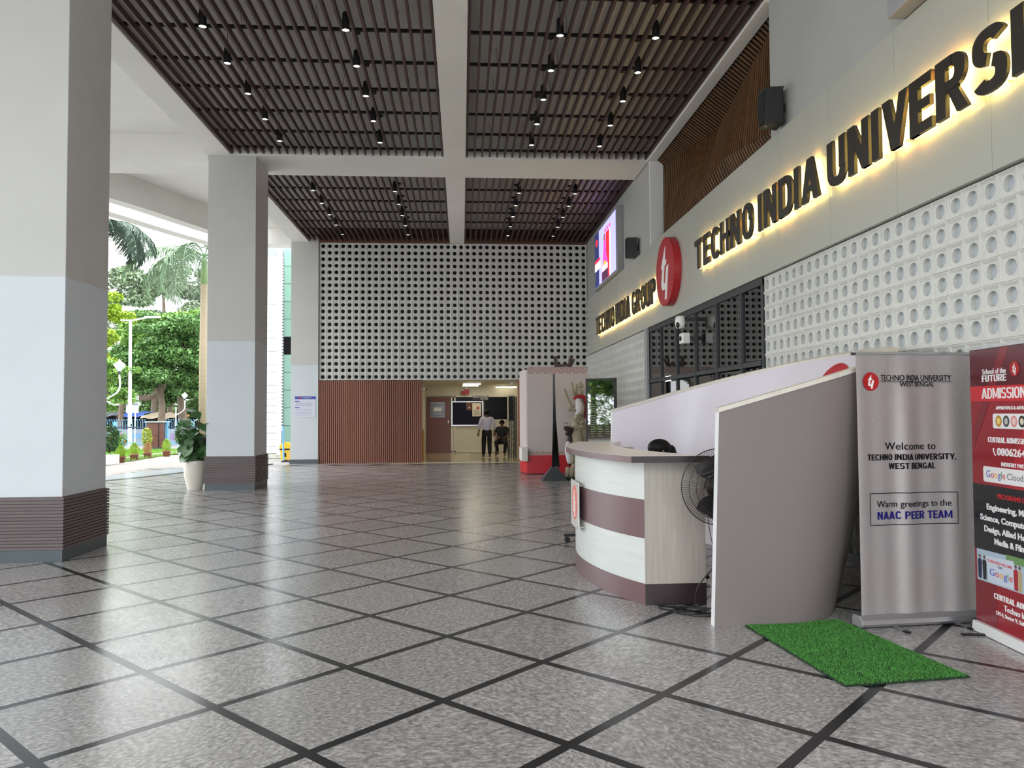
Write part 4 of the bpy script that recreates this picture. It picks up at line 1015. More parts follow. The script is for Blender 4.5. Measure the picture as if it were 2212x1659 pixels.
sitJ = dict(pel=(0, .02, .55), chest=(0, .05, .84), neck=(0, .03, 1.08), head=(0, 0, 1.21), shL=(-.19, .04, 1.02), shR=(.19, .04, 1.02), elL=(-.27, -.02, .78), elR=(.27, -.02, .78),
            wrL=(-.14, -.24, .68), wrR=(.14, -.24, .68), hdL=(-.08, -.32, .66), hdR=(.08, -.32, .66), hpL=(-.1, -.02, .53), hpR=(.1, -.02, .53), knL=(-.2, -.42, .52), knR=(.17, -.42, .52),
            anL=(-.14, -.28, .14), anR=(.12, -.44, .09), toL=(-.16, -.4, .06), toR=(.15, -.58, .04))
walkJ = dict(pel=(0, 0, .86), chest=(0, .01, 1.13), neck=(0, 0, 1.38), head=(0, -.02, 1.51), shL=(-.19, 0, 1.32), shR=(.19, 0, 1.32), elL=(-.25, .05, 1.06), elR=(.25, .02, 1.06),
             wrL=(-.26, -.06, .85), wrR=(.27, -.08, .86), hpL=(-.09, 0, .84), hpR=(.09, 0, .84), knL=(-.09, -.03, .46), knR=(.1, -.09, .47), anL=(-.09, .1, .1), anR=(.11, -.1, .09), toL=(-.1, -.03, .045), toR=(.13, -.24, .04))
M_navy = mat('black_cloth', (22, 22, 26), .8); M_lil = mat('lilac_shirt', (206, 200, 216), .7); M_shoe = mat('black_leather', (16, 14, 14), .35)
person('man seen from behind walking in the corridor, pale lilac shirt and black trousers', (.84, 26.4, 0), PI+.06, walkJ, M_lil, M_navy, M_shoe, .6, 1.0)
person('man in a black short-sleeved shirt sitting on a chair in the corridor', (1.42, 27.7, 0), -.12, sitJ, mat('black_shirt', (30, 31, 33), .75), M_navy, M_shoe, .4, .95)
sJ = dict(sitJ); sJ['face'] = Vector((-.9, -.1, 0)).normalized(); sJ['head'] = (-.03, -.03, 1.165)
person('person bent over behind the reception counter, only dark hair in a bun showing', (1.92, 7.5, 0), .25, sJ, mat('plum_top', (120, 60, 80), .8), M_navy, M_shoe, .4, 1.0, True)
def chair(loc, rz, label, m):
    t = thing('chair', label, 'chair', loc, rz)
    obj('seat', MB().box((-.22, -.22, .43), (.22, .2, .455)), m, t, local=True, bevel=.01)
    obj('backrest', MB().box((-.2, .2, .6), (.2, .225, .88)), m, t, local=True, bevel=.01)
    for x in (-.2, .2):
        obj('leg', MB().tube([(x*1.15, -.24, 0), (x, -.2, .43)], .012, 8), m, t, local=True)
        obj('leg', MB().tube([(x*1.15, .24, 0), (x, .2, .43), (x*.95, .22, .86)], .012, 8), m, t, local=True)
        obj('armrest', MB().tube([(x*1.12, .2, .64), (x*1.12, -.15, .64), (x*1.1, -.2, .44)], .012, 8), m, t, local=True)
chair((1.42, 27.72, 0), -.12, 'black metal chair under the seated man in the corridor', M_black)
chair((1.94, 7.51, 0), .25, 'dark chair behind the reception counter, under the person with the bun', M_black)

# ================================================================== CORRIDOR BEHIND THE DOORWAY
M_cream = mat('cream_wall', (216, 210, 190), .6, vary=.03, scale=1); M_cf = mat('cream_floor', (206, 192, 156), .12, vary=.05, scale=3)
struct('floor_corridor', MB().box((-2.2, YF-.35, -.05), (3.6, 29.7, .0035)), M_cf)
struct('trim_11', MB().box((-1.24, YF-.33, .0035), (1.83, YF-.2, .006)), mat('threshold', (214, 204, 176), .3))
struct('trim_12', MB().box((.28, 25.0, .0035), (1.02, 29.3, .006)), mat('grey_floor_patch', (150, 138, 116), .15))
struct('ceiling_corridor', MB().box((-2.2, YF+.36, 2.56), (3.6, 29.7, 2.7)), M_cream)
struct('wall_corridor_left', MB().box((-1.5, YF+.36, 0), (-1.36, 29.7, 2.6)), M_cream)
struct('wall_corridor_right', MB().box((2.6, YF+.36, 0), (2.7, 29.7, 2.6)), M_cream)
cb = struct_root('wall_corridor_back', (.4, 29.6, 0))
obj('rear_wall', MB().box((-1.5, 29.7, 0), (2.8, 29.8, 2.75)), M_cream, cb)
obj('wall', MB().box((-1.4, 29.6, 2.17), (2.6, 29.7, 2.58)), M_cream, cb)
obj('lower_panel', MB().box((-.42, 29.6, 0), (2.6, 29.65, 1.2)), M_cream, cb)
obj('dark_pane', MB().box((.86, 29.6, 1.24), (1.95, 29.62, 2.13)), M_holed, cb)
obj('dark_pane', MB().box((-.4, 29.6, 1.24), (.84, 29.62, 2.13)), M_holed, cb)
obj('lower_panel', MB().box((2.0, 29.6, 1.2), (2.6, 29.65, 2.17)), M_cream, cb)
M_wf = mat('cream_frame', (222, 214, 196), .4)
for x in (-.42, -.3, .76, 1.72): obj('frame_post', MB().box((x, 29.55, 0), (x+.06, 29.6, 2.17)), M_wf, cb)
for z in (1.2, 2.12, .03): obj('frame_rail', MB().box((-.4, 29.55, z), (1.75, 29.6, z+.06)), M_wf, cb)
for z in (1.4, 1.6, 1.8, 1.98): obj('louvre', MB().box((-.46, 29.57, z), (-.34, 29.59, z+.015)), M_black, cb)
dr = struct_root('door_1', (-.9, 29.55, 0))
obj('leaf', MB().box((-1.32, 29.52, 0), (-.44, 29.58, 2.12)), mat('brown_door', (104, 48, 20), .4, vary=.1, scale=3, stretch=(5, 5, .5)), dr)
obj('glass', MB().box((-1.2, 29.51, 1.35), (-.65, 29.525, 1.93)), mat('door_glass', (86, 90, 86), .2), dr)
for z in (1.42, 1.56, 1.7, 1.82): obj('bar', MB().box((-1.2, 29.505, z), (-.65, 29.512, z+.012)), M_black, dr)
obj('notice', MB().box((-1.07, 29.5, 1.58), (-.77, 29.506, 1.73)), M_logow, dr)
obj('handle', MB().box((-.53, 29.48, 1.13), (-.51, 29.52, 1.24)), M_alu, dr)
t = thing('notice_board', 'dark blue notice board with a pale frame on the corridor partition', 'notice board', (.2, 29.5, 1.06))
obj('frame', MB().box((-.4, 29.5, 1.03), (.8, 29.54, 1.96)), M_alu, t)
obj('felt', MB().box((-.36, 29.49, 1.07), (.76, 29.505, 1.92)), mat('navy_felt', (16, 18, 40), .9), t)
t = thing('poster', 'cream poster with a small red picture pinned on the blue notice board', 'poster', (.55, 29.48, 1.39))
obj('sheet', MB().box((.39, 29.478, 1.39), (.72, 29.486, 1.89)), mat('cream_paper', (226, 214, 190), .7), t)
obj('picture', MB().prism(circ(.6, 1.7, .06, 14), lambda u, v, d: (u, 29.477-d, v), 0, .001), M_red, t)
for k in range(5): obj('text_line', MB().box((.45, 29.475, 1.44+.04*k), (.66, 29.477, 1.45+.04*k)), M_black, t)
t = thing('poster', 'small brown poster pinned beside the cream one on the notice board', 'poster', (.27, 29.48, 1.64))
obj('sheet', MB().box((.16, 29.478, 1.62), (.37, 29.486, 1.92)), mat('brown_paper', (110, 72, 54), .7), t)
obj('label', MB().box((.25, 29.474, 1.69), (.3, 29.477, 1.75)), M_logow, t)
t = thing('warning_sign', 'small dark hanging sign reading SMOKING IS HARMFUL in the corridor', 'sign', (.7, 29.4, 2.0))
obj('board', MB().box((.4, 29.44, 1.99), (1.0, 29.47, 2.17)), mat('dark_board', (34, 30, 44), .5), t)
wf = plane_fn((.4, 29.44, 2.0), (1, 0, 0), (0, 0, 1), (0, -1, 0))
label_text('SMOKING IS HARMFUL', wf, .02, .1, .56, .05, M_logow, t, .02); label_text('NOT A FUN', wf, .3, .02, .28, .05, M_logow, t, .02)
t = thing('fire_sign', 'red box sign sticking out from the corridor ceiling', 'sign', (.12, 29.3, 2.2))
obj('box', MB().box((-.03, 29.35, 2.22), (.12, 29.45, 2.34)).box((.09, 29.3, 2.22), (.27, 29.4, 2.4)), mat('sign_red', (150, 24, 30), .5), t)
obj('stem', MB().bar((.18, 29.35, 2.4), (.18, 29.35, 2.56), .012), M_alu, t)
M_tube = mat('tube_light', (255, 250, 235), .5, emit=(255, 246, 222), es=9)
for lab, x0, x1, y, z in (('first ceiling tube light above the corridor entrance', .05, .64, 26.6, 2.52), ('shorter tube light just behind the first one over the corridor', .03, .6, 28.3, 2.52), ('tube light on the back of the corridor ceiling beside the dome camera', 1.28, 2.06, 29.3, 2.5)):
    t = thing('tube_light', lab, 'lamp', (x0, y, z)); obj('batten', MB().box((x0-.02, y-.03, z), (x1+.02, y+.03, z+.045)), M_cc, t)
    obj('tube', MB().lathe((x0, y, z-.015), [(0, 0), (.016, 0), (.016, x1-x0), (0, x1-x0)], 10, axis='x'), M_tube, t)
cl = bpy.data.lights.new('corridor_light', 'AREA'); cl.shape = 'RECTANGLE'; cl.size = 1.2; cl.size_y = 3.4; cl.energy = 15; cl.color = (1, .93, .76)
co = bpy.data.objects.new('corridor_light', cl); COL.objects.link(co); co.location = (.5, 27.4, 2.5)
t = thing('dome_camera', 'white dome camera on the corridor ceiling beside the doorway', 'camera', (1.6, 25.2, 2.5))
obj('body', MB().lathe((1.62, 25.2, 2.42), [(0, -.05), (.05, -.02), (.06, .04), (.06, .14), (0, .14)], 16), M_cc, t, smooth=True)
t = thing('bullet_camera', 'small camera on the left wall inside the doorway', 'camera', (-1.3, 25, 2.3))
obj('body', MB().box((-1.34, 24.9, 2.26), (-1.16, 25.0, 2.33)), M_cc, t, bevel=.01); obj('lens', MB().ball((-1.14, 24.95, 2.28), .025), M_black, t)
t = thing('folding_gate', 'black folding lattice gate pushed open at the side of the corridor', 'gate', (1.7, 25.6, 0))
for k, (x, w) in enumerate(((1.55, .035), (1.62, .03), (1.69, .035), (1.75, .05), (1.81, .03))):
    obj('upright', MB().box((x-w/2, 25.6+.05*k, .01), (x+w/2, 25.63+.05*k, 2.05)), M_black, t)
for k in range(9):
    z = .15+.21*k; obj('lattice_bar', MB().bar((1.55, 25.65, z), (1.81, 25.75, z+.18), .02, .008), M_black, t); obj('lattice_bar', MB().bar((1.55, 25.68, z+.18), (1.81, 25.78, z), .02, .008), M_black, t)
t = thing('switch_panel', 'cream switch box and cable trunking on the left wall of the corridor', 'switch', (-1.35, 25.1, 1.2))
obj('box', MB().box((-1.36, 25.0, 1.1), (-1.3, 25.3, 1.35)), M_wf, t); obj('trunking', MB().box((-1.36, 25.1, 1.35), (-1.32, 25.16, 2.5)), M_wf, t)
struct('trim_13', MB().box((-1.36, 24.7, 0), (-1.33, 27.5, .95)), mat('ochre_dado', (176, 136, 60), .5))

# ================================================================== PINK BOOTH
M_pink = mat('pink_flex', (194, 182, 178), .55, vary=.03, scale=1.4); M_bord = mat('border_print', (164, 110, 100), .6); M_rb = mat('booth_red', (196, 30, 44), .4)
t = thing('exhibit_booth', 'pale pink exhibition booth with scalloped borders on a red base', 'booth', (2.3, 19.8, 0))
obj('base', MB().box((1.6, 19.2, .02), (3.2, 20.9, .47)), M_rb, t); obj('base', MB().prism([(1.5, 20.1), (1.6, 19.2), (1.6, 20.9)], xy, .02, .47), M_rb, t)
obj('back_panel', MB().box((1.62, 19.24, .47), (3.15, 19.3, 2.66)), M_pink, t)
obj('side_panel', MB().prism([(1.5, 20.2), (1.56, 20.2), (1.66, 19.3), (1.6, 19.3)], xy, .47, 2.6), M_pink, t)
obj('low_box', MB().box((1.46, 19.0, .34), (1.6, 19.9, .66)), mat('white_board', (220, 216, 208), .5), t); obj('low_box_side', MB().box((1.6, 18.99, .33), (1.625, 19.9, .6)), M_black, t)
pf3 = lambda u, v, d: (1.62+u, 19.24-d, v)
def arcs(n, x0, x1, z, up, rs):
    mb = MB(); w = (x1-x0)/n
    for k in range(n):
        cx = x0+w*(k+.5)
        for r0, r1 in rs:
            a = [(math.cos(PI*q/12), math.sin(PI*q/12)*up) for q in range(13)]
            mb.add([pf3(cx+r0*w*c, z+r0*w*s, .003) for c, s in a] + [pf3(cx+r1*w*c, z+r1*w*s, .003) for c, s in a], [(q, q+1, q+14, q+13) for q in range(12)])
    return mb
obj('border', arcs(8, 0, 1.5, 2.58, -1, ((.18, .24), (.3, .36), (.42, .47))), M_bord, t); obj('border', arcs(10, 0.02, 1.5, .49, 1, ((.18, .24), (.3, .36), (.42, .47))), M_bord, t)
mb = MB()
for k in range(26): mb.add([pf3(.01+.058*k, 2.6, .003), pf3(.03+.058*k, 2.6, .003), pf3(.03+.058*k, 2.645, .003), pf3(.01+.058*k, 2.645, .003)], [(0, 1, 2, 3)])
for z in (2.593, 2.645): mb.add([pf3(0, z, .003), pf3(1.53, z, .003), pf3(1.53, z+.008, .003), pf3(0, z+.008, .003)], [(0, 1, 2, 3)])
obj('border', mb, M_bord, t)
M_dw = mat('dark_wood', (66, 46, 38), .5, vary=.2, scale=6)
t = thing('wooden_stool', 'dark wooden stool frame lying on top of the pink booth', 'stool', (2.55, 19.27, 2.66))
obj('leg', MB().bar((2.35, 19.26, 2.66), (2.33, 19.27, 2.93), .09, .05), M_dw, t); obj('leg', MB().bar((2.68, 19.26, 2.66), (2.72, 19.27, 2.94), .12, .05), M_dw, t)
obj('seat', MB().bar((2.35, 19.27, 2.69), (2.75, 19.27, 2.72), .05, .07), M_dw, t); obj('leg', MB().bar((2.72, 19.27, 2.68), (2.8, 19.28, 2.86), .06, .05), M_dw, t)
# obelisk
t = thing('tapered_stand', 'tall thin black tapering post on a dark pyramid base before the pink booth', 'stand', (2.07, 17.4, 0))
ob = MB(); ob.add([(1.78, 17.35, 0), (2.36, 17.35, 0), (2.36, 17.8, 0), (1.78, 17.8, 0), (2.04, 17.5, .34), (2.12, 17.5, .34), (2.12, 17.58, .34), (2.04, 17.58, .34)], [(0, 1, 5, 4), (1, 2, 6, 5), (2, 3, 7, 6), (3, 0, 4, 7), (4, 5, 6, 7), (3, 2, 1, 0)])
obj('base', ob, mat('slate_plastic', (58, 60, 64), .5), t)
ob = MB(); ob.add([(2.02, 17.48, .3), (2.2, 17.5, .3), (2.2, 17.56, .3), (2.02, 17.56, .3), (2.055, 17.5, 1.4), (2.12, 17.5, 1.4), (2.12, 17.55, 1.4), (2.055, 17.55, 1.4), (2.06, 17.5, 2.4), (2.105, 17.5, 2.4), (2.105, 17.54, 2.4), (2.06, 17.54, 2.4)],
     [(i+a, i+(a+1) % 4, i+4+(a+1) % 4, i+4+a) for i in (0, 4) for a in range(4)] + [(8, 9, 10, 11)])
obj('blade', ob, mat('gloss_black', (10, 10, 12), .15), t)

# ================================================================== CLAY SCULPTURE
M_clay = mat('grey_clay', (164, 152, 128), .75, vary=.1, scale=5, bump=.2, bscale=30); M_clayd = mat('dark_clay', (44, 38, 34), .6)
t = thing('clay_sculpture', 'grey clay sculpture of a many-armed goddess with red and white cloth above a maned lion', 'sculpture', (2.6, 17.9, 0))
def V3(*p): return Vector((2.0 + p[0], 17.9 + p[1], p[2]))
def sk(name, pts, E, m=None, sub=2): put(name, skin([(V3(*p[:3]), p[3]) for p in pts], E, sub), m or M_clay, t, Matrix.Translation(-t.location))
chain = lambda n, o=0: [(i+o, i+1+o) for i in range(n-1)]
sk('goddess_torso', [(.72, 0, 1.2, .1), (.74, 0, 1.4, .12), (.76, 0, 1.6, .13), (.76, 0, 1.78, .1), (.75, -.02, 1.9, .05), (.74, -.05, 1.98, .08), (.74, -.05, 2.07, .07)], chain(7))
for P in ([(.7, -.05, 1.72, .05), (.52, -.1, 1.66, .045), (.42, -.12, 1.86, .04), (.36, -.14, 2.02, .05), (.33, -.16, 2.08, .03)], [(.7, 0, 1.76, .05), (.58, -.05, 1.9, .045), (.55, -.08, 2.1, .035), (.52, -.1, 2.24, .05)],
          [(.74, -.05, 1.7, .05), (.6, -.15, 1.56, .045), (.47, -.2, 1.62, .035), (.43, -.22, 1.55, .045)], [(.8, -.05, 1.72, .05), (.76, -.2, 1.52, .045), (.62, -.28, 1.46, .045), (.58, -.3, 1.38, .045)],
          [(.84, 0, 1.74, .05), (.95, .02, 1.9, .04), (.9, 0, 2.1, .035)], [(.84, 0, 1.7, .05), (.98, -.05, 1.55, .045), (.9, -.15, 1.5, .04)], [(.62, .02, 1.84, .045), (.64, .0, 2.05, .04), (.66, 0, 2.2, .045)]):
    sk('arm', P, chain(len(P)))
sk('crown', [(.74, -.03, 2.08, .09), (.74, -.03, 2.16, .085), (.74, -.03, 2.25, .03)], chain(3))
sk('goddess_skirt', [(.74, -.02, 1.3, .14), (.8, .02, 1.0, .18), (.84, .05, .7, .2), (.84, .05, .4, .2), (.84, .05, .2, .18)], chain(5))
M_wc = mat('white_cloth', (214, 208, 210), .8, bump=.3, bscale=12); M_rc = mat('red_cloth', (170, 30, 40), .7)
sk('white_cloth', [(.66, -.1, 1.86, .05), (.7, -.15, 1.68, .1), (.68, -.14, 1.5, .08), (.64, -.14, 1.36, .04)], chain(4), M_wc)
sk('red_cloth', [(.56, -.08, 1.84, .03), (.66, -.12, 1.9, .04), (.8, -.1, 1.9, .05), (.9, -.08, 1.72, .06), (.86, -.1, 1.5, .05), (.88, -.1, 1.36, .04)], chain(6), M_rc)
sk('lion_body', [(.66, -.1, 1.12, .13), (.6, -.15, .98, .16), (.64, -.18, .82, .15), (.66, -.15, .68, .13), (.6, -.25, .55, .07), (.52, -.3, .3, .05), (.5, -.32, .1, .05), (.78, -.2, .6, .1), (.8, -.3, .35, .06), (.8, -.32, .1, .05)], [(0, 1), (1, 2), (2, 3), (3, 4), (4, 5), (5, 6), (3, 7), (7, 8), (8, 9)])
hm = MB(); Rl = random.Random(5)
for k in range(60):
    a = Rl.uniform(0, 6.28); b = Rl.uniform(-1, 1); r = .15; c = (2.0+.66+r*math.cos(a)*math.sqrt(1-b*b), 17.76+.1*math.sin(a)*math.sqrt(1-b*b), 1.25+.15*b); hm.ball(c, Rl.uniform(.025, .045), 8)
hm.ball((2.66, 17.78, 1.25), (.14, .1, .14)); obj('lion_mane', hm, M_clay, t, smooth=True)
sk('demon_figure', [(.5, -.15, .3, .1), (.46, -.18, .6, .09), (.46, -.2, .85, .1), (.5, -.15, 1.05, .06)], chain(4), M_clayd)
sk('buffalo_head', [(.56, -.12, 1.12, .07), (.45, -.2, 1.14, .09), (.37, -.24, 1.18, .06), (.31, -.26, 1.17, .035), (.42, -.22, 1.04, .06), (.35, -.26, 1.02, .035)], [(0, 1), (1, 2), (2, 3), (1, 4), (4, 5)], M_clayd)
sk('horn', [(.42, -.2, 1.27, .03), (.36, -.24, 1.3, .02), (.31, -.26, 1.26, .01)], chain(3), M_clay)
sk('draped_cloth', [(.42, -.25, .88, .05), (.4, -.3, .7, .08), (.42, -.3, .5, .07), (.44, -.28, .36, .05)], chain(4), M_wc)
sk('leg', [(.56, -.2, .9, .07), (.52, -.32, .7, .055), (.5, -.34, .45, .04), (.46, -.38, .36, .04)], chain(4))
for k in range(7): 
    a = .5*k; sk('carved_base', [(.36+.1*k, -.3, .05, .05), (.38+.1*k, -.34, .18, .06), (.4+.09*k, -.3, .3, .05)], chain(3), sub=1)
obj('pedestal', MB().box((2.36, 17.6, .0), (3.0, 18.2, .1)), M_clayd, t, bevel=.01)

# ================================================================== GLASS DISPLAY TOTEM
t = thing('display_case', 'tall black framed glass display board standing between the sculpture and the wall', 'display', (3.05, 17.0, 0), -math.radians(32))
obj('frame', MB().box((-.35, 0, .25), (-.31, .1, 2.28)).box((.31, 0, .25), (.35, .1, 2.28)).box((-.35, 0, 2.24), (.35, .1, 2.28)).box((-.35, 0, .25), (.35, .1, .3)), M_black, t, local=True)
obj('backboard', MB().box((-.31, .05, .3), (.31, .09, 2.24)), mat('dark_poster', (52, 60, 44), .4, vary=.5, scale=6), t, local=True)
obj('glass', MB().box((-.31, .01, .3), (.31, .018, 2.24)), mat('case_glass', (10, 12, 11), .02, spec=1.0, ior=2.4), t, local=True)
tl = MB()
for k in range(16):
    z = 1.0+.05*k
    for c in range(3):
        if R.random() < .8: tl.box((-.24+.17*c, .004, z), (-.24+.17*c+R.uniform(.07, .14), .009, z+.012))
o = obj('printed_lines', tl, mat('pale_print', (150, 160, 140), .5), t, local=True)
obj('stand', MB().box((-.3, -.1, 0), (-.24, .2, .03)).box((.24, -.1, 0), (.3, .2, .03)).box((-.29, .03, 0), (-.25, .07, .26)).box((.25, .03, 0), (.29, .07, .26)), M_black, t, local=True)

# notice on the far pilaster
t = thing('paper_notice', 'white notice with a blue heading stuck on the far pilaster', 'notice', (-4.8, 24.19, 1.4))
nf = plane_fn((-5.11, 24.195, 1.42), (1, 0, 0), (0, 0, 1), (0, -1, 0))
obj('sheet', MB().prism([(0, 0), (.63, 0), (.63, .64), (0, .64)], nf, 0, .003), mat('notice_paper', (206, 208, 222), .6), t)
obj('heading', MB().prism([(0, .55), (.63, .55), (.63, .64), (0, .64)], nf, .003, .004), mat('notice_blue', (66, 80, 168), .6), t)
obj('emblem', MB().prism(circ(.16, .595, .034, 20), nf, .004, .005), M_red, t); label_text('TECHNO INDIA UNIVERSITY', nf, .21, .595, .3, .018, M_logow, t, .01, .006); label_text('WEST BENGAL', nf, .28, .57, .15, .013, M_logow, t, .01, .006)
for z in (.47, .28): obj('subheading', MB().prism([(0, z), (.14, z), (.14, z+.03), (0, z+.03)], nf, .003, .0045), mat('notice_blue', (66, 80, 168), .6), t)
for z in (.44, .42, .40, .38, .36, .34, .24, .22, .185, .15, .12, .09, .06): obj('text_line', MB().prism([(.02, z), (.02+R.uniform(.45, .58), z), (.5, z+.006), (.02, z+.006)], nf, .003, .0035), mat('notice_grey', (140, 144, 166), .7), t)

# ================================================================== POTTED FIG BY THE COLUMN
M_fig = mat('fig_leaf', (66, 98, 56), .4, vary=.2, scale=4, obj=.3); M_pot = mat('glazed_pot', (214, 208, 194), .3, vary=.05, scale=3); M_stem = mat('twig', (84, 66, 52), .8)
def leaf_mesh(L, Wd, droop=.25, name='leaf', m=None, n=5, fold=.15):
    vs = []; shp = [0, .55, .85, 1.0, .8, 0]
    for i in range(n+1):
        x = L*i/n; w = Wd/2*shp[min(i, 5)]; z = -droop*L*(i/n)**2
        vs += [(x, -w, z+w*fold), (x, 0, z), (x, w, z+w*fold)]
    mb = MB().add(vs, [(3*i+k, 3*i+k+1, 3*i+k+4, 3*i+k+3) for i in range(n) for k in range(2)]); return mb.mesh(name, m or M_fig, True)
px, py = -5.47, 16.38
t = thing('potted_fig', 'large-leaved fig plant in a cream ceramic pot standing against the ribbed column base', 'plant', (px, py, 0))
obj('pot', MB().lathe((px, py, 0), [(0, 0), (.14, 0), (.15, .03), (.21, .28), (.225, .5), (.215, .585), (.19, .585), (.19, .52), (0, .52)], 32), M_pot, t, smooth=True, angle=50)
obj('soil', MB().lathe((px, py, 0), [(0, .535), (.19, .535)], 20), mat('soil', (60, 46, 36), .9), t)
stems = [(-.08, .0), (.03, .04), (.12, -.03), (-.02, -.08)]
lf = leaf_mesh(.33, .3)
for i, (sx, sy) in enumerate(stems):
    H = (1.28, 1.45, 1.15, 1.1)[i]; obj('stem', MB().tube([(px+sx, py+sy, .53), (px+sx*1.4, py+sy*1.3, (.53+H)/2), (px+sx*2, py+sy*2, H)], .009, 6), M_stem, t)
    for k in range(15):
        z = .72 + (H-.68)*k/14; q = (z-.53)/(H-.53); a = k*2.4 + i*1.3
        if math.cos(a) > .25 and sx*(1+q) > -.12: a += PI
        o = bpy.data.objects.new('leaf', lf); COL.objects.link(o); o.parent = t
        o.location = (sx*(1+q), sy*(1+q), z); s = R.uniform(.62, 1.0); o.scale = (s, s, s); o.rotation_euler = (R.uniform(-.5, .5), (-.75 if k > 12 else R.uniform(.1, 1.15)), a)
# small pots on the paving
M_lime = mat('lime_bush', (150, 182, 60), .8, island=.35); M_tan = mat('tan_bush', (176, 140, 92), .8, island=.3); M_tc = mat('terracotta_pot', (132, 88, 66), .7, vary=.15, scale=8); M_dk = mat('dark_bush', (54, 92, 46), .6, island=.5)
def tuft(mb, c, r, hgt, n, w, Rr):
    for _ in range(n):
        a = Rr.uniform(0, 6.28); q = Rr.random()**.5; z = Rr.random(); rr = r*(.35+.75*math.sin(PI*min(1, z+.1)))*q
        x, y, zz = c[0]+rr*math.cos(a), c[1]+rr*math.sin(a), c[2]+hgt*z*.8; d = Vector((math.cos(a)*.35*q, math.sin(a)*.35*q, 1)).normalized()*hgt*Rr.uniform(.10, .2)
        b = Rr.uniform(0, 3.14); e = Vector((math.cos(b), math.sin(b), 0))*w
        mb.add([(x-e.x, y-e.y, zz), (x+e.x, y+e.y, zz), (x+d.x, y+d.y, zz+d.z)], [(0, 1, 2)])
    return mb
def leafcloud(mb, c, r, n, s, Rr, up=.3, mi=0):
    rx, ry, rz = r
    for _ in range(n):
        while True:
            p = Vector((Rr.uniform(-1, 1), Rr.uniform(-1, 1), Rr.uniform(-1, 1)))
            if p.length < 1: break
        k = p.length**.5 / max(p.length, 1e-3); p *= k*.9 if p.length > .2 else 1
        q = Vector((c[0]+p.x*rx, c[1]+p.y*ry, c[2]+p.z*rz)); a = Vector((Rr.gauss(0, 1), Rr.gauss(0, 1), Rr.gauss(0, .6))).normalized()
        b = a.cross(Vector((Rr.gauss(0, .5), Rr.gauss(0, .5), 1))).normalized(); u = s*Rr.uniform(.6, 1.3)
        mb.add([q-a*u, q-b*u*.45, q+a*u, q+b*u*.45], [(0, 1, 2, 3)], mi)
    return mb
pot_me = MB().lathe((0, 0, 0), [(0, 0), (.1, 0), (.135, .17), (.15, .17), (.15, .215), (.125, .215), (.12, .18), (0, .18)], 20).mesh('pot', M_tc, True)
tf = [tuft(MB(), (0, 0, .2), .14, .42, 1100, .006, random.Random(k)).mesh('bush', M_lime) for k in range(3)]; tn = tuft(MB(), (0, 0, .2), .13, .42, 1100, .006, random.Random(9)).mesh('bush', M_tan)
NP = [(-10.82, 25.5, 'lime green feathery bush in a clay pot, the first after the white tub'), (-10.9, 26.7, 'lime green feathery bush in a clay pot, between the first one and the tan one'), (-10.9, 27.8, 'tan dried feathery bush in a clay pot'), (-10.7, 29.0, 'lime green bush in a clay pot in front of the brown gate pillar'),
      (-10.35, 29.9, 'lime green bush in a clay pot at the right of the brown gate pillar'), (-9.35, 31.6, 'lime green bush in a clay pot half hidden by the fig leaves')]
for k, (x, y, lab) in enumerate(NP):
    t = thing('potted_bush', lab, 'plant', (x, y, 0), group='small bushes in clay pots along the flower bed')
    for nm, me in (('pot', pot_me), ('bush', tn if k == 2 else tf[k % 3])): o = bpy.data.objects.new(nm, me); COL.objects.link(o); o.parent = t; s = R.uniform(.92, 1.12); o.scale = (1.05, 1.05, s) if nm == 'bush' else (1, 1, 1)
t = thing('potted_shrub', 'leafy dark shrub in a white square tub at the edge of the big column', 'plant', (-10.75, 24.7, 0))
obj('tub', MB().box((-11.0, 24.5, 0), (-10.6, 24.9, .3)), mat('white_tub', (226, 226, 222), .5), t, bevel=.02); Rr = random.Random(2)
obj('foliage', leafcloud(MB(), (-10.85, 24.8, .8), (.28, .28, .5), 700, .06, Rr), M_dk, t); obj('stem', MB().tube([(-10.8, 24.7, .2), (-10.85, 24.8, .7)], .015, 6), M_stem, t)
t = thing('potted_shrub', 'tall dark leafy shrub in a grey pot behind the fig leaves', 'plant', (-10.4, 30.5, 0))
obj('pot', MB().lathe((-10.3, 30.5, 0), [(0, 0), (.16, 0), (.22, .28), (.2, .28), (0, .26)], 20), mat('grey_pot', (74, 76, 78), .6), t, smooth=True)
obj('foliage', leafcloud(MB(), (-10.6, 30.6, .85), (.4, .3, .55), 900, .07, Rr), M_dk, t); obj('stem', MB().tube([(-10.3, 30.5, .2), (-10.5, 30.6, .8)], .015, 6), M_stem, t)
# lawn and flower bed
lw = MB(); lw.add([(-18, 24.5, .02), (-11.2, 24.0, .02), (-11.15, 30, .02), (-10, 33, .02), (-10, 33.8, .02), (-18, 33.8, .02)], [(0, 1, 2, 3, 4, 5)])
struct('ground_lawn', lw, mat('lawn_soil', (92, 116, 56), .9, vary=.3, scale=2))
gm = MB(); Rr = random.Random(4)
for _ in range(14000):
    x, y = Rr.uniform(-16, -10.8), Rr.uniform(25.2, 33.6); h_ = Rr.uniform(.04, .12); a = Rr.uniform(0, 3.14); w = .012
    gm.add([(x-w*math.cos(a), y-w*math.sin(a), .02), (x+w*math.cos(a), y+w*math.sin(a), .02), (x+Rr.uniform(-.03, .03), y, .02+h_)], [(0, 1, 2)])
tag(obj('lawn_grass', gm, mat('lawn_grass', (128, 176, 62), .8, island=.35)), 'bright green lawn grass behind the row of pots', 'grass', kind='stuff')
kb = MB(); 
for k in range(36):
    y = 24.6+.26*k; x = -11.15 if y < 30 else -11.15+(y-30)*.38
    kb.bar((x, y, .05), (x, y+.2, .05), .1, .1)
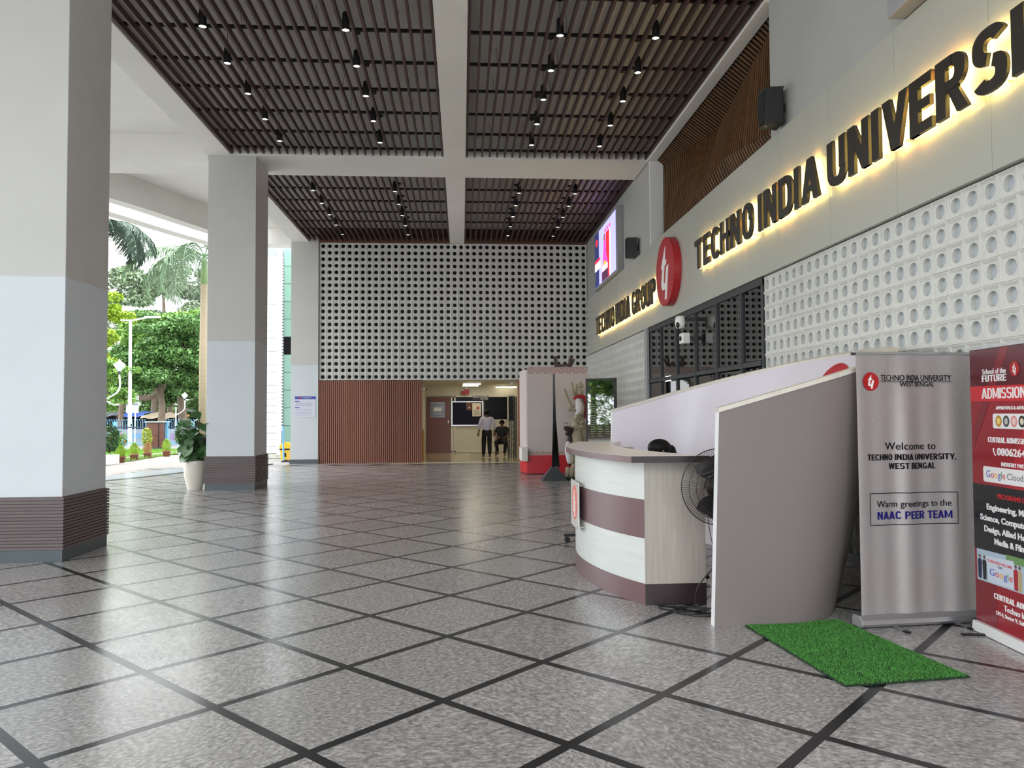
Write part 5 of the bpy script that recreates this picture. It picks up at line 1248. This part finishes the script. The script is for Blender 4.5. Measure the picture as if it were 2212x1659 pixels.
tag(obj('bed_edging', kb, mat('edging_stone', (190, 184, 174), .8, island=.1)), 'pale stone edging between the paving and the lawn', 'edging', kind='stuff')
M_flow = mat('flower_red', (200, 50, 60), .6); M_yel = mat('yellow_leaf', (178, 188, 80), .6, island=.2); M_mid = mat('garden_leaf', (96, 140, 60), .6, island=.5)
GS = [(-14.6, 32, .9, .5, M_mid, 'low green garden shrub with small red flowers by the blue fence', 1), (-13.4, 31.2, .9, .45, M_mid, 'green garden shrub with red blooms, nearer the brown pillar', 1), (-12.7, 32.3, 1.0, .22, M_yel, 'thin plant with pale yellow leaves in front of the brown pillar', 0),
      (-13.1, 30.3, .8, .3, M_mid, 'garden bush with an orange bloom just before the brown pillar', 1), (-14.2, 29.0, .6, .5, M_mid, 'low leafy garden bush near the white tub', 0), (-11.4, 33.0, .9, .5, M_mid, 'garden bush between the brown pillar and the fig plant', 0)]
for x, y, hh, w, m, lab, fl_ in GS:
    t = thing('garden_shrub', lab, 'plant', (x, y, 0)); obj('foliage', leafcloud(MB(), (x, y, hh*.6), (w, w*.7, hh*.45), 500, .06, Rr), m, t)
    obj('stem', MB().tube([(x, y, 0), (x+.03, y, hh*.6)], .015, 5), M_stem, t)
    if fl_:
        f_ = MB()
        for _ in range(7): f_.ball((x+Rr.uniform(-w, w), y-.3, hh*Rr.uniform(.5, 1.1)), .035, 6)
        obj('flowers', f_, M_flow, t)
# ================================================================== FENCE, PILLAR, STREET
M_blue = mat('blue_paint', (112, 172, 212), .5); M_granb = mat('brown_granite', (104, 66, 58), .25, vary=.2, scale=8)
def fence(x0, x1, label):
    t = thing('fence', label, 'fence', ((x0+x1)/2, 34.2, 0)); n = int((x1-x0)/1.05)
    for i in range(n+1): x = x0+(x1-x0)*i/n; obj('post', MB().box((x-.06, 34.14, .1), (x+.06, 34.26, 1.22)), M_blue, t, bevel=.01)
    for z in (.95, .28): obj('rail', MB().box((x0, 34.18, z), (x1, 34.22, z+.05)), mat('dark_blue_rail', (50, 70, 96), .5) if z > .5 else M_blue, t)
    b = MB()
    for i in range(int((x1-x0)/.105)):
        x = x0+.105*i; b.tube([(x, 34.2, .1), (x, 34.2, 1.2), (x, 34.14, 1.3), (x, 34.04, 1.3)], .011, 5)
    o = obj('bars', b, M_blue, t); o['kind'] = 'stuff'
    obj('kerb', MB().box((x0, 34.05, 0), (x1, 34.35, .12)), mat('edging_stone', (190, 184, 174), .8, island=.1), t)
fence(-17.5, -13.4, 'blue metal bar fence with hooked tops on the near side of the brown pillar'); fence(-12.62, -6.2, 'blue metal bar fence between the brown pillar and the palm trunk')
t = thing('gate_pillar', 'square pillar clad in brown polished stone standing in the blue fence', 'pillar', (-13, 34.2, 0))
obj('cladding', MB().box((-13.35, 33.9, .12), (-12.66, 34.5, 1.18)), M_granb, t); obj('coping', MB().box((-13.42, 33.83, 1.18), (-12.6, 34.57, 1.23)), mat('coping_stone', (150, 160, 160), .4), t); obj('groove', MB().box((-12.86, 33.89, .12), (-12.82, 33.9, 1.18)), M_black, t)
obj('footing', MB().box((-13.42, 33.83, 0), (-12.6, 34.57, .12)), M_basestone, t)
M_lampw = mat('lamp_white', (232, 234, 236), .4)
t = thing('street_light', 'tall white street light pole with one long arm rising over the fence', 'street light', (-14.92, 36, 0))
obj('pole', MB().tube([(-14.9, 36, 0), (-14.93, 36, 5.8)], [.085, .06], 12), M_lampw, t); obj('arm', MB().tube([(-15.35, 36, 5.78), (-14.9, 36, 5.76), (-14.2, 36, 5.9)], .035, 8), M_lampw, t)
obj('lamp_head', MB().box((-14.3, 35.92, 5.88), (-13.6, 36.08, 5.96)), M_lampw, t, bevel=.02); obj('box', MB().box((-15.1, 35.95, 1.0), (-14.8, 36.0, 1.1)), M_black, t)
t = thing('street_signboard', 'white signboard hanging behind the street light pole', 'sign', (-15, 37, 0))
obj('board', MB().box((-15.5, 37, 1.6), (-14.95, 37.04, 2.4)), M_lampw, t); obj('stripe', MB().box((-15.5, 36.99, 1.98), (-14.95, 37.0, 2.02)), mat('purple_stripe', (150, 130, 180), .5), t); obj('post', MB().tube([(-15.1, 37.05, 0), (-15.1, 37.05, 1.6)], .03, 6), M_lampw, t)
def lantern(x, y, z, s, dx, lab):
    t = thing('lantern_post', lab, 'street light', (x, y, 0)); c = (x, y, z)
    obj('glass', MB().lathe(c, [(.05*s, 0), (.22*s, .24*s), (.2*s, .27*s), (0, .27*s)], 10), mat('lantern_glass', (222, 226, 230), .3), t); obj('cap', MB().lathe(c, [(.24*s, .26*s), (.1*s, .36*s), (.03*s, .42*s), (0, .5*s)], 10), mat('lantern_cap', (196, 200, 204), .4), t)
    obj('neck', MB().lathe(c, [(.05*s, 0), (.05*s, -.12*s)], 8), M_black, t)
    obj('arm', MB().tube(curve_pts3([(x, y, z-.1*s), (x, y, z-.7*s), (x+dx*.35*s, y, z-1.0*s), (x+dx*.75*s, y, z-1.15*s)]), .03*s, 6), M_lampw, t); obj('pole', MB().tube([(x+dx*.75*s, y, 0), (x+dx*.75*s, y, z-.6*s)], .04*s, 8), M_lampw, t)
lantern(-13.25, 31, 3.2, 1, -1, 'white lantern on a curved arm just beside the big column'); lantern(-11.08, 34.6, 2.35, .8, .8, 'white lantern on a curved arm beside the palm trunk')
lantern(-13.9, 40, 2.3, .7, -.8, 'small white lantern in front of the thick branch, near the signboard'); lantern(-13.3, 44, 2.4, .7, -.8, 'small far white lantern between the tree trunks and the palm')
lantern(-13.9, 30.9, 2.9, .8, -1, 'white lantern half hidden behind the big column edge')
# stalls with tarpaulins
def stall(x0, x1, y, z, c, lab, tent=False):
    t = thing('market_stall', lab, 'stall', ((x0+x1)/2, y, 0)); m = mat('tarp_%d_%d_%d' % c, c, .7); n = 8; vs = []
    for i in range(n+1):
        x = x0+(x1-x0)*i/n; zz = z + (.35*(1-abs(i/n-.5)*2) if tent else .05*math.sin(i*1.9)); vs += [(x, y, zz-.12), (x, y+.3, zz+.03), (x, y+2, zz+.2)]
    obj('tarpaulin', MB().add(vs, [(3*i+k, 3*i+k+1, 3*i+k+4, 3*i+k+3) for i in range(n) for k in range(2)]), m, t)
    for x in (x0+.1, x1-.1): obj('post', MB().bar((x, y+.2, 0), (x, y+.2, z-.05), .05), M_stem, t)
    obj('back_cloth', MB().box((x0, y+1.8, 0), (x1, y+1.85, z)), M_holed, t)
stall(-22.5, -20.2, 47, 1.55, (60, 66, 70), 'street stall under a dark grey tarpaulin'); stall(-20.2, -18.9, 47.4, 1.5, (62, 92, 168), 'street stall under a blue tarpaulin'); stall(-18.9, -16.9, 47, 1.4, (180, 164, 140), 'street stall under a dusty beige tarpaulin')
stall(-17.4, -15.2, 49, 1.3, (236, 160, 96), 'street stall under an orange tent', True); stall(-15.4, -13.6, 50, 1.45, (232, 222, 214), 'street stall under a white tent', True)
t = thing('roadside_wall', 'low white wall with coloured posters seen through the fence bars', 'wall', (-15, 39, 0)); obj('wall', MB().box((-21, 39, 0), (-8, 39.15, .8)), mat('white_wall', (150, 152, 160), .7, vary=.06, scale=2), t)
for k in range(14): obj('poster', MB().box((-20.5+.9*k, 38.98, .15+.1*(k % 3)), (-20.1+.9*k, 39, .5+.1*(k % 2))), mat('poster_%d' % (k % 4), ((190, 120, 100), (110, 150, 190), (220, 190, 120), (150, 110, 150))[k % 4], .7), t)
# ================================================================== TREES
M_bark = mat('bark', (112, 98, 84), .9, vary=.2, scale=3, bump=.3, bscale=8)
def tree(lab, base, trunk, clumps, m, n, s, seed, rtr=.22):
    Rr = random.Random(seed); t = thing('tree', lab, 'tree', base, group=None)
    obj('trunk', MB().tube(curve_pts3([base] + trunk, 5), [rtr*(1-.6*k/(5*len(trunk))) for k in range(5*len(trunk)+1)], 9), M_bark, t, smooth=True)
    br = MB()
    for c, r in clumps:
        q = min(trunk, key=lambda p: (Vector(p)-Vector(c)).length); br.tube(curve_pts3([q, tuple(Vector(q).lerp(Vector(c), .5)+Vector((Rr.uniform(-.4, .4), 0, .3))), c], 4), [rtr*.4]+[rtr*.3]*3+[rtr*.2]*4+[rtr*.1], 6)
    obj('branches', br, M_bark, t); mb = MB()
    tot = sum(r[0]*r[2] for c, r in clumps)
    for c, r in clumps:
        k_ = int(n*r[0]*r[2]/tot); sub = 14
        for _ in range(sub):
            a = Vector((Rr.gauss(0, .42), Rr.gauss(0, .42), Rr.gauss(0, .4))); leafcloud(mb, (c[0]+a.x*r[0], c[1]+a.y*r[1], c[2]+a.z*r[2]), (r[0]*.45, r[1]*.45, r[2]*.3), k_//sub, s, Rr)
    o = obj('crown', mb, m, t); return t
G1 = mat('leaf_mid', (104, 138, 78), .6, island=.5); G2 = mat('leaf_dark', (102, 140, 78), .6, island=.5); G3 = mat('leaf_grey', (134, 152, 120), .6, island=.45); G4 = mat('leaf_lime', (160, 186, 60), .6, island=.4); G5 = mat('leaf_bright', (130, 170, 82), .6, island=.5)
tree('tall tree with thin grey-green leaves against the sky, above the street light', (-20.6, 56, 0), [(-20.4, 56, 3.5), (-20.8, 56, 7), (-21, 56, 10)], [((-23.5, 56, 10.3), (2.6, 2, 1.8)), ((-20.6, 56.5, 10.6), (2.6, 2, 1.5)), ((-18.6, 56, 8.4), (2.4, 2, 1.3)), ((-22.8, 55.5, 7.6), (2.4, 2, 1.3)), ((-17.2, 57, 10.6), (2.2, 2, 1.6))], G3, 26000, .15, 1)
tree('broad dark green tree with a pale forked trunk right behind the fence line', (-16.6, 44, 0), [(-16.5, 44, 2.0), (-16.7, 44, 3.6), (-16.2, 44, 5)], [((-16.9, 43.6, 4.6), (2.0, 1.6, 1.5)), ((-15.0, 43.6, 4.9), (1.9, 1.6, 1.6)), ((-16.2, 43.2, 3.5), (1.7, 1.3, 1.0)), ((-13.9, 44, 3.6), (1.5, 1.5, 1.3)), ((-18.4, 44, 4.2), (1.4, 1.4, 1.4)), ((-15.8, 44, 6.2), (2.4, 1.6, .9))], G2, 42000, .125, 2)
tree('mid green tree with bright leaf tips behind the dark one', (-19.2, 50, 0), [(-19.2, 50, 2.5), (-18.6, 50, 5), (-18, 50, 7)], [((-17.6, 49, 7.3), (2.4, 1.8, 1.1)), ((-15.6, 49, 6.9), (2.4, 1.8, 1.2)), ((-19.6, 50, 6.2), (2.0, 1.8, 1.4)), ((-20.6, 50, 4.4), (2.0, 1.6, 1.4)), ((-13.8, 50, 7.8), (2.2, 1.6, 1.6)), ((-17.4, 48, 5.6), (2, 1, .6))], G5, 36000, .15, 3)
tree('yellow-green tree peeping out beside the big column', (-17.4, 38, 0), [(-17.3, 38, 2.5), (-17.0, 38, 5)], [((-16.8, 37.6, 6.6), (1.0, 1, .8)), ((-17.0, 37.6, 5.4), (1.0, 1, .9)), ((-17.2, 37.6, 4.0), (1.2, 1, .8)), ((-16.2, 37.4, 6.2), (.6, .6, .5))], G4, 13000, .1, 4, .14)
tree('low leafy tree beside the lantern, left of the street light', (-16.8, 36.6, 0), [(-16.6, 36.6, 1.2), (-16.2, 36.6, 2.2)], [((-15.9, 36.4, 3.6), (1.1, .8, .6)), ((-16.4, 36.4, 2.9), (1.1, .8, .7)), ((-15.5, 36.4, 2.3), (.6, .6, .4)), ((-16.9, 36.6, 1.7), (.9, .7, .5))], G5, 12000, .085, 5, .1)
tree('dark background tree filling the gap beside the palm trunk', (-13.4, 52, 0), [(-13.4, 52, 2), (-13.2, 52, 4.5), (-13.6, 52, 7)], [((-14.6, 52, 5.6), (2.4, 1.6, 2.2)), ((-12.4, 52, 5), (2.2, 1.6, 2.4)), ((-13.6, 52, 2.9), (2.4, 1.6, 1.2)), ((-16.8, 53, 3.4), (2.2, 1.6, 1.3)), ((-19.6, 53, 3.0), (2.2, 1.6, 1.2)), ((-22.4, 53, 3.2), (2.2, 1.6, 1.5))], G2, 42000, .16, 6, .2)
OLD = tree('old tree with a thick crooked low branch and bare trunks behind the stalls', (-16.0, 46, 0), [(-16.1, 46, 1.5), (-16.2, 46, 3), (-15.8, 46, 4)], [((-16.8, 46, 5.4), (1.8, 1, .8)), ((-17.8, 46, 4.8), (1.4, 1, .7))], G1, 6000, .14, 7, .3)
t = OLD; obj('low_branch', MB().tube(curve_pts3([(-19.4, 45.6, 0), (-19.3, 45.6, 2.2), (-18.7, 45.6, 2.55), (-17.9, 45.6, 2.45), (-17.1, 45.6, 3.0), (-16.95, 45.6, 4.2)]), .16, 8), M_bark, t)
t = thing('distant_hedge', 'dense green undergrowth far behind the market stalls and tree trunks', 'hedge', (-19, 60, 0)); hm = MB(); Rr = random.Random(12)
for k in range(15): leafcloud(hm, (-31+1.7*k, 60+Rr.uniform(-.6, .6), 2.4), (1.6, 1.0, 2.6+Rr.uniform(-.4, .8)), 900, .2, Rr)
obj('foliage', hm, G1, t); obj('stems', MB().box((-31, 60.3, 0), (-7, 60.5, 2.2)), mat('dark_undergrowth', (40, 54, 34), .9), t)
# trees further along the forecourt (the display glass mirrors them)
tr_src = [o for o in COL.objects if o.parent is None and o.name.startswith('tree')][1:3]
for k, (x, y) in enumerate(((-23, 14), (-24, 6), (-21, 0), (-22, -6), (-19, -13), (-10, -24))):
    s_ = tr_src[k % 2]; c = dup(s_, (x - 0, y, 0), 0, 'forecourt tree beyond the frame mirrored in the display glass, %s in line' % ('first second third fourth fifth sixth'.split()[k]))
t = thing('tall_hedge', 'tall leafy hedge beyond the frame mirrored in the display glass', 'hedge', (-19.5, -1, 0)); hm = MB(); Rr = random.Random(8)
for k in range(9): leafcloud(hm, (-19.5+Rr.uniform(-.5, .5), -7+1.6*k, 2.0), (1.2, 1.4, 2.1), 1500, .11, Rr)
obj('foliage', hm, G5, t); obj('stems', MB().box((-19.6, -8, 0), (-19.4, 7, .8)), M_bark, t)
# palms
M_palm = mat('palm_leaflet', (120, 144, 112), .45, island=.35); M_palmd = mat('dark_palm_leaflet', (70, 90, 72), .5, island=.35); M_ptr = mat('palm_trunk', (150, 136, 112), .8, vary=.12, scale=4, stretch=(.3, .3, 5))
def frond(L, droop, seed, n=46, wl=.75, hang=.75):
    Rr = random.Random(seed); P = []; 
    for i in range(n+1):
        q = i/n; a = .9-droop*q*1.3; P.append((0, 0) if i == 0 else (P[-1][0]+L/n*math.cos(a), P[-1][1]+L/n*math.sin(a)))
    mb = MB().tube([(x, 0, z) for x, z in P], [.03*(1-.85*i/n) for i in range(n+1)], 5)
    for i in range(5, n):
        x, z = P[i]; q = i/n; l = wl*math.sin(PI*min(1, q*.85+.12))
        for s in (-1, 1):
            for rep in range(2):
                dx, dy, dz = .45+Rr.uniform(-.1, .1), s*(1-hang*.4)*Rr.uniform(.6, 1.0), -hang*Rr.uniform(.5, 1.1)+rep*.25; d = Vector((dx, dy, dz)).normalized()*l*Rr.uniform(.85, 1.1); w = Vector((.022, 0, .012))
                a = Vector((x, 0, z)); mid = a+d*.5+Vector((0, 0, .04)); mb.add([a-w*.6, a+w*.6, mid+w, mid-w, a+d+Vector((0, 0, -.1*l))], [(0, 1, 2, 3), (3, 2, 4)])
    return mb
def palm(lab, x, y, H, L, m, seed, n=13, tr=.16):
    Rr = random.Random(seed); t = thing('palm_tree', lab, 'palm tree', (x, y, 0))
    obj('trunk', MB().tube([(x, y, 0), (x, y, H*.5), (x, y, H-1.2)], [tr*1.1, tr, tr*.8], 16), M_ptr, t, smooth=True); obj('crownshaft', MB().tube([(x, y, H-1.25), (x, y, H-.3), (x, y, H)], [tr*.85, tr*.7, tr*.3], 14), mat('crownshaft_green', (120, 146, 96), .5), t, smooth=True)
    ms = [frond(L, 1.5+.5*k, seed*10+k).mesh('frond', m) for k in range(3)]
    for k in range(n):
        o = bpy.data.objects.new('frond', ms[k % 3]); COL.objects.link(o); o.parent = t; o.location = (0, 0, H-.1); o.rotation_euler = (Rr.uniform(-.2, .2), Rr.uniform(-.1, .75), 2*PI*k/n+Rr.uniform(-.2, .2))
    return t
palm('royal palm with a smooth pale trunk and long drooping fronds close to the second column', -10.72, 33, 8.2, 3.9, M_palm, 11, 17, .165)
palm('palm whose dark fronds hang under the curved canopy beam at the far side', -13.9, 31, 9.1, 2.7, M_palmd, 5, 13, .15)

# ================================================================== BUILDING AND CLUTTER BEHIND THE SECOND COLUMN
M_sid = mat('white_cladding', (236, 240, 240), .4, vary=.02); bd = thing('annex_building', 'white boarded annex wall with green glass panels seen between the columns', 'building', (-7, 27.6, 0))
z = .16
while z < 7.0: obj('plank', MB().box((-8.3, 27.5, z), (-6.42, 27.56, z+.222)), M_sid, bd); z += .236
obj('backing', MB().box((-8.3, 27.55, 0), (-5.0, 27.8, 7.4)), mat('cladding_backing', (150, 156, 158), .7), bd); obj('corner_post', MB().box((-6.42, 27.46, .1), (-6.26, 27.56, 7.2)), mat('pale_corner', (222, 220, 232), .5), bd)
for k in range(11):
    z = .5+.62*k; obj('glass_panel', MB().box((-6.2, 27.5, z), (-5.0, 27.55, z+.6)), mat('green_glass', (120, 158, 142), .2, obj=.06) if k != 5 else M_holed, bd)
tt = MB()
for k in range(58): tt.box((-6.27, 27.44, .95+.105*k), (-6.21, 27.47, 1.0+.105*k))
o = obj('louvre_edges', tt, M_sid, bd); o['kind'] = 'stuff'
obj('plinth', MB().box((-8.3, 27.47, 0), (-5.0, 27.55, .14)), mat('worn_plinth', (196, 196, 184), .8, vary=.2, scale=6), bd)
t = thing('waste_bin', 'yellow waste bin with a domed lid beside the far pilaster', 'bin', (-5.85, 26.3, 0)); M_yb = mat('yellow_plastic', (236, 190, 40), .4)
obj('body', MB().prism([(-.14, 0), (.14, 0), (.17, .33), (-.17, .33)], lambda u, v, d: (-5.83+u, 26.3+d, v), -.14, .14), M_yb, t); obj('rim', MB().box((-6.02, 26.14, .33), (-5.64, 26.46, .37)), M_black, t)
obj('lid', MB().prism([(.2*math.cos(PI*k/12), .2*math.sin(PI*k/12)) for k in range(13)], lambda u, v, d: (-5.83+u, 26.3+d, .38+v), -.15, .15), M_yb, t); obj('marking', MB().box((-5.86, 26.15, .1), (-5.8, 26.16, .24)), M_black, t)
t = thing('blue_pipe', 'blue painted standing pipe in front of the yellow bin', 'pipe', (-6.0, 26.0, 0)); obj('pipe', MB().tube([(-5.85, 26.0, 0), (-5.87, 26.0, 1.12)], .03, 10), M_blue, t)
t = thing('broom', 'broom leaning with its bristles on the floor beside the far pilaster', 'broom', (-5.6, 25.0, 0)); obj('handle', MB().tube([(-5.5, 25.0, .03), (-5.3, 25.1, 1.0)], .014, 6), mat('tan_stick', (200, 150, 110), .6), t)
obj('bristles', MB().prism([(-.16, 0), (.1, 0), (.12, .04), (.02, .09), (-.1, .04)], lambda u, v, d: (-5.56+u, 25.0+d, v), -.04, .04), mat('dark_bristles', (60, 48, 50), .9), t)
t = thing('dark_bag', 'dark folded cloth hanging beside the far pilaster above the bin', 'bag', (-5.5, 26, .6)); obj('cloth', MB().prism([(-.1, .85), (.3, .85), (.3, .35), (.1, .5)], lambda u, v, d: (-5.56+u, 26.6+d, v), 0, .06), mat('charcoal_cloth', (70, 70, 74), .9), t)
obj('hook_pole', MB().tube([(-5.42, 26.63, 0), (-5.42, 26.63, .9)], .012, 6), M_black, t)
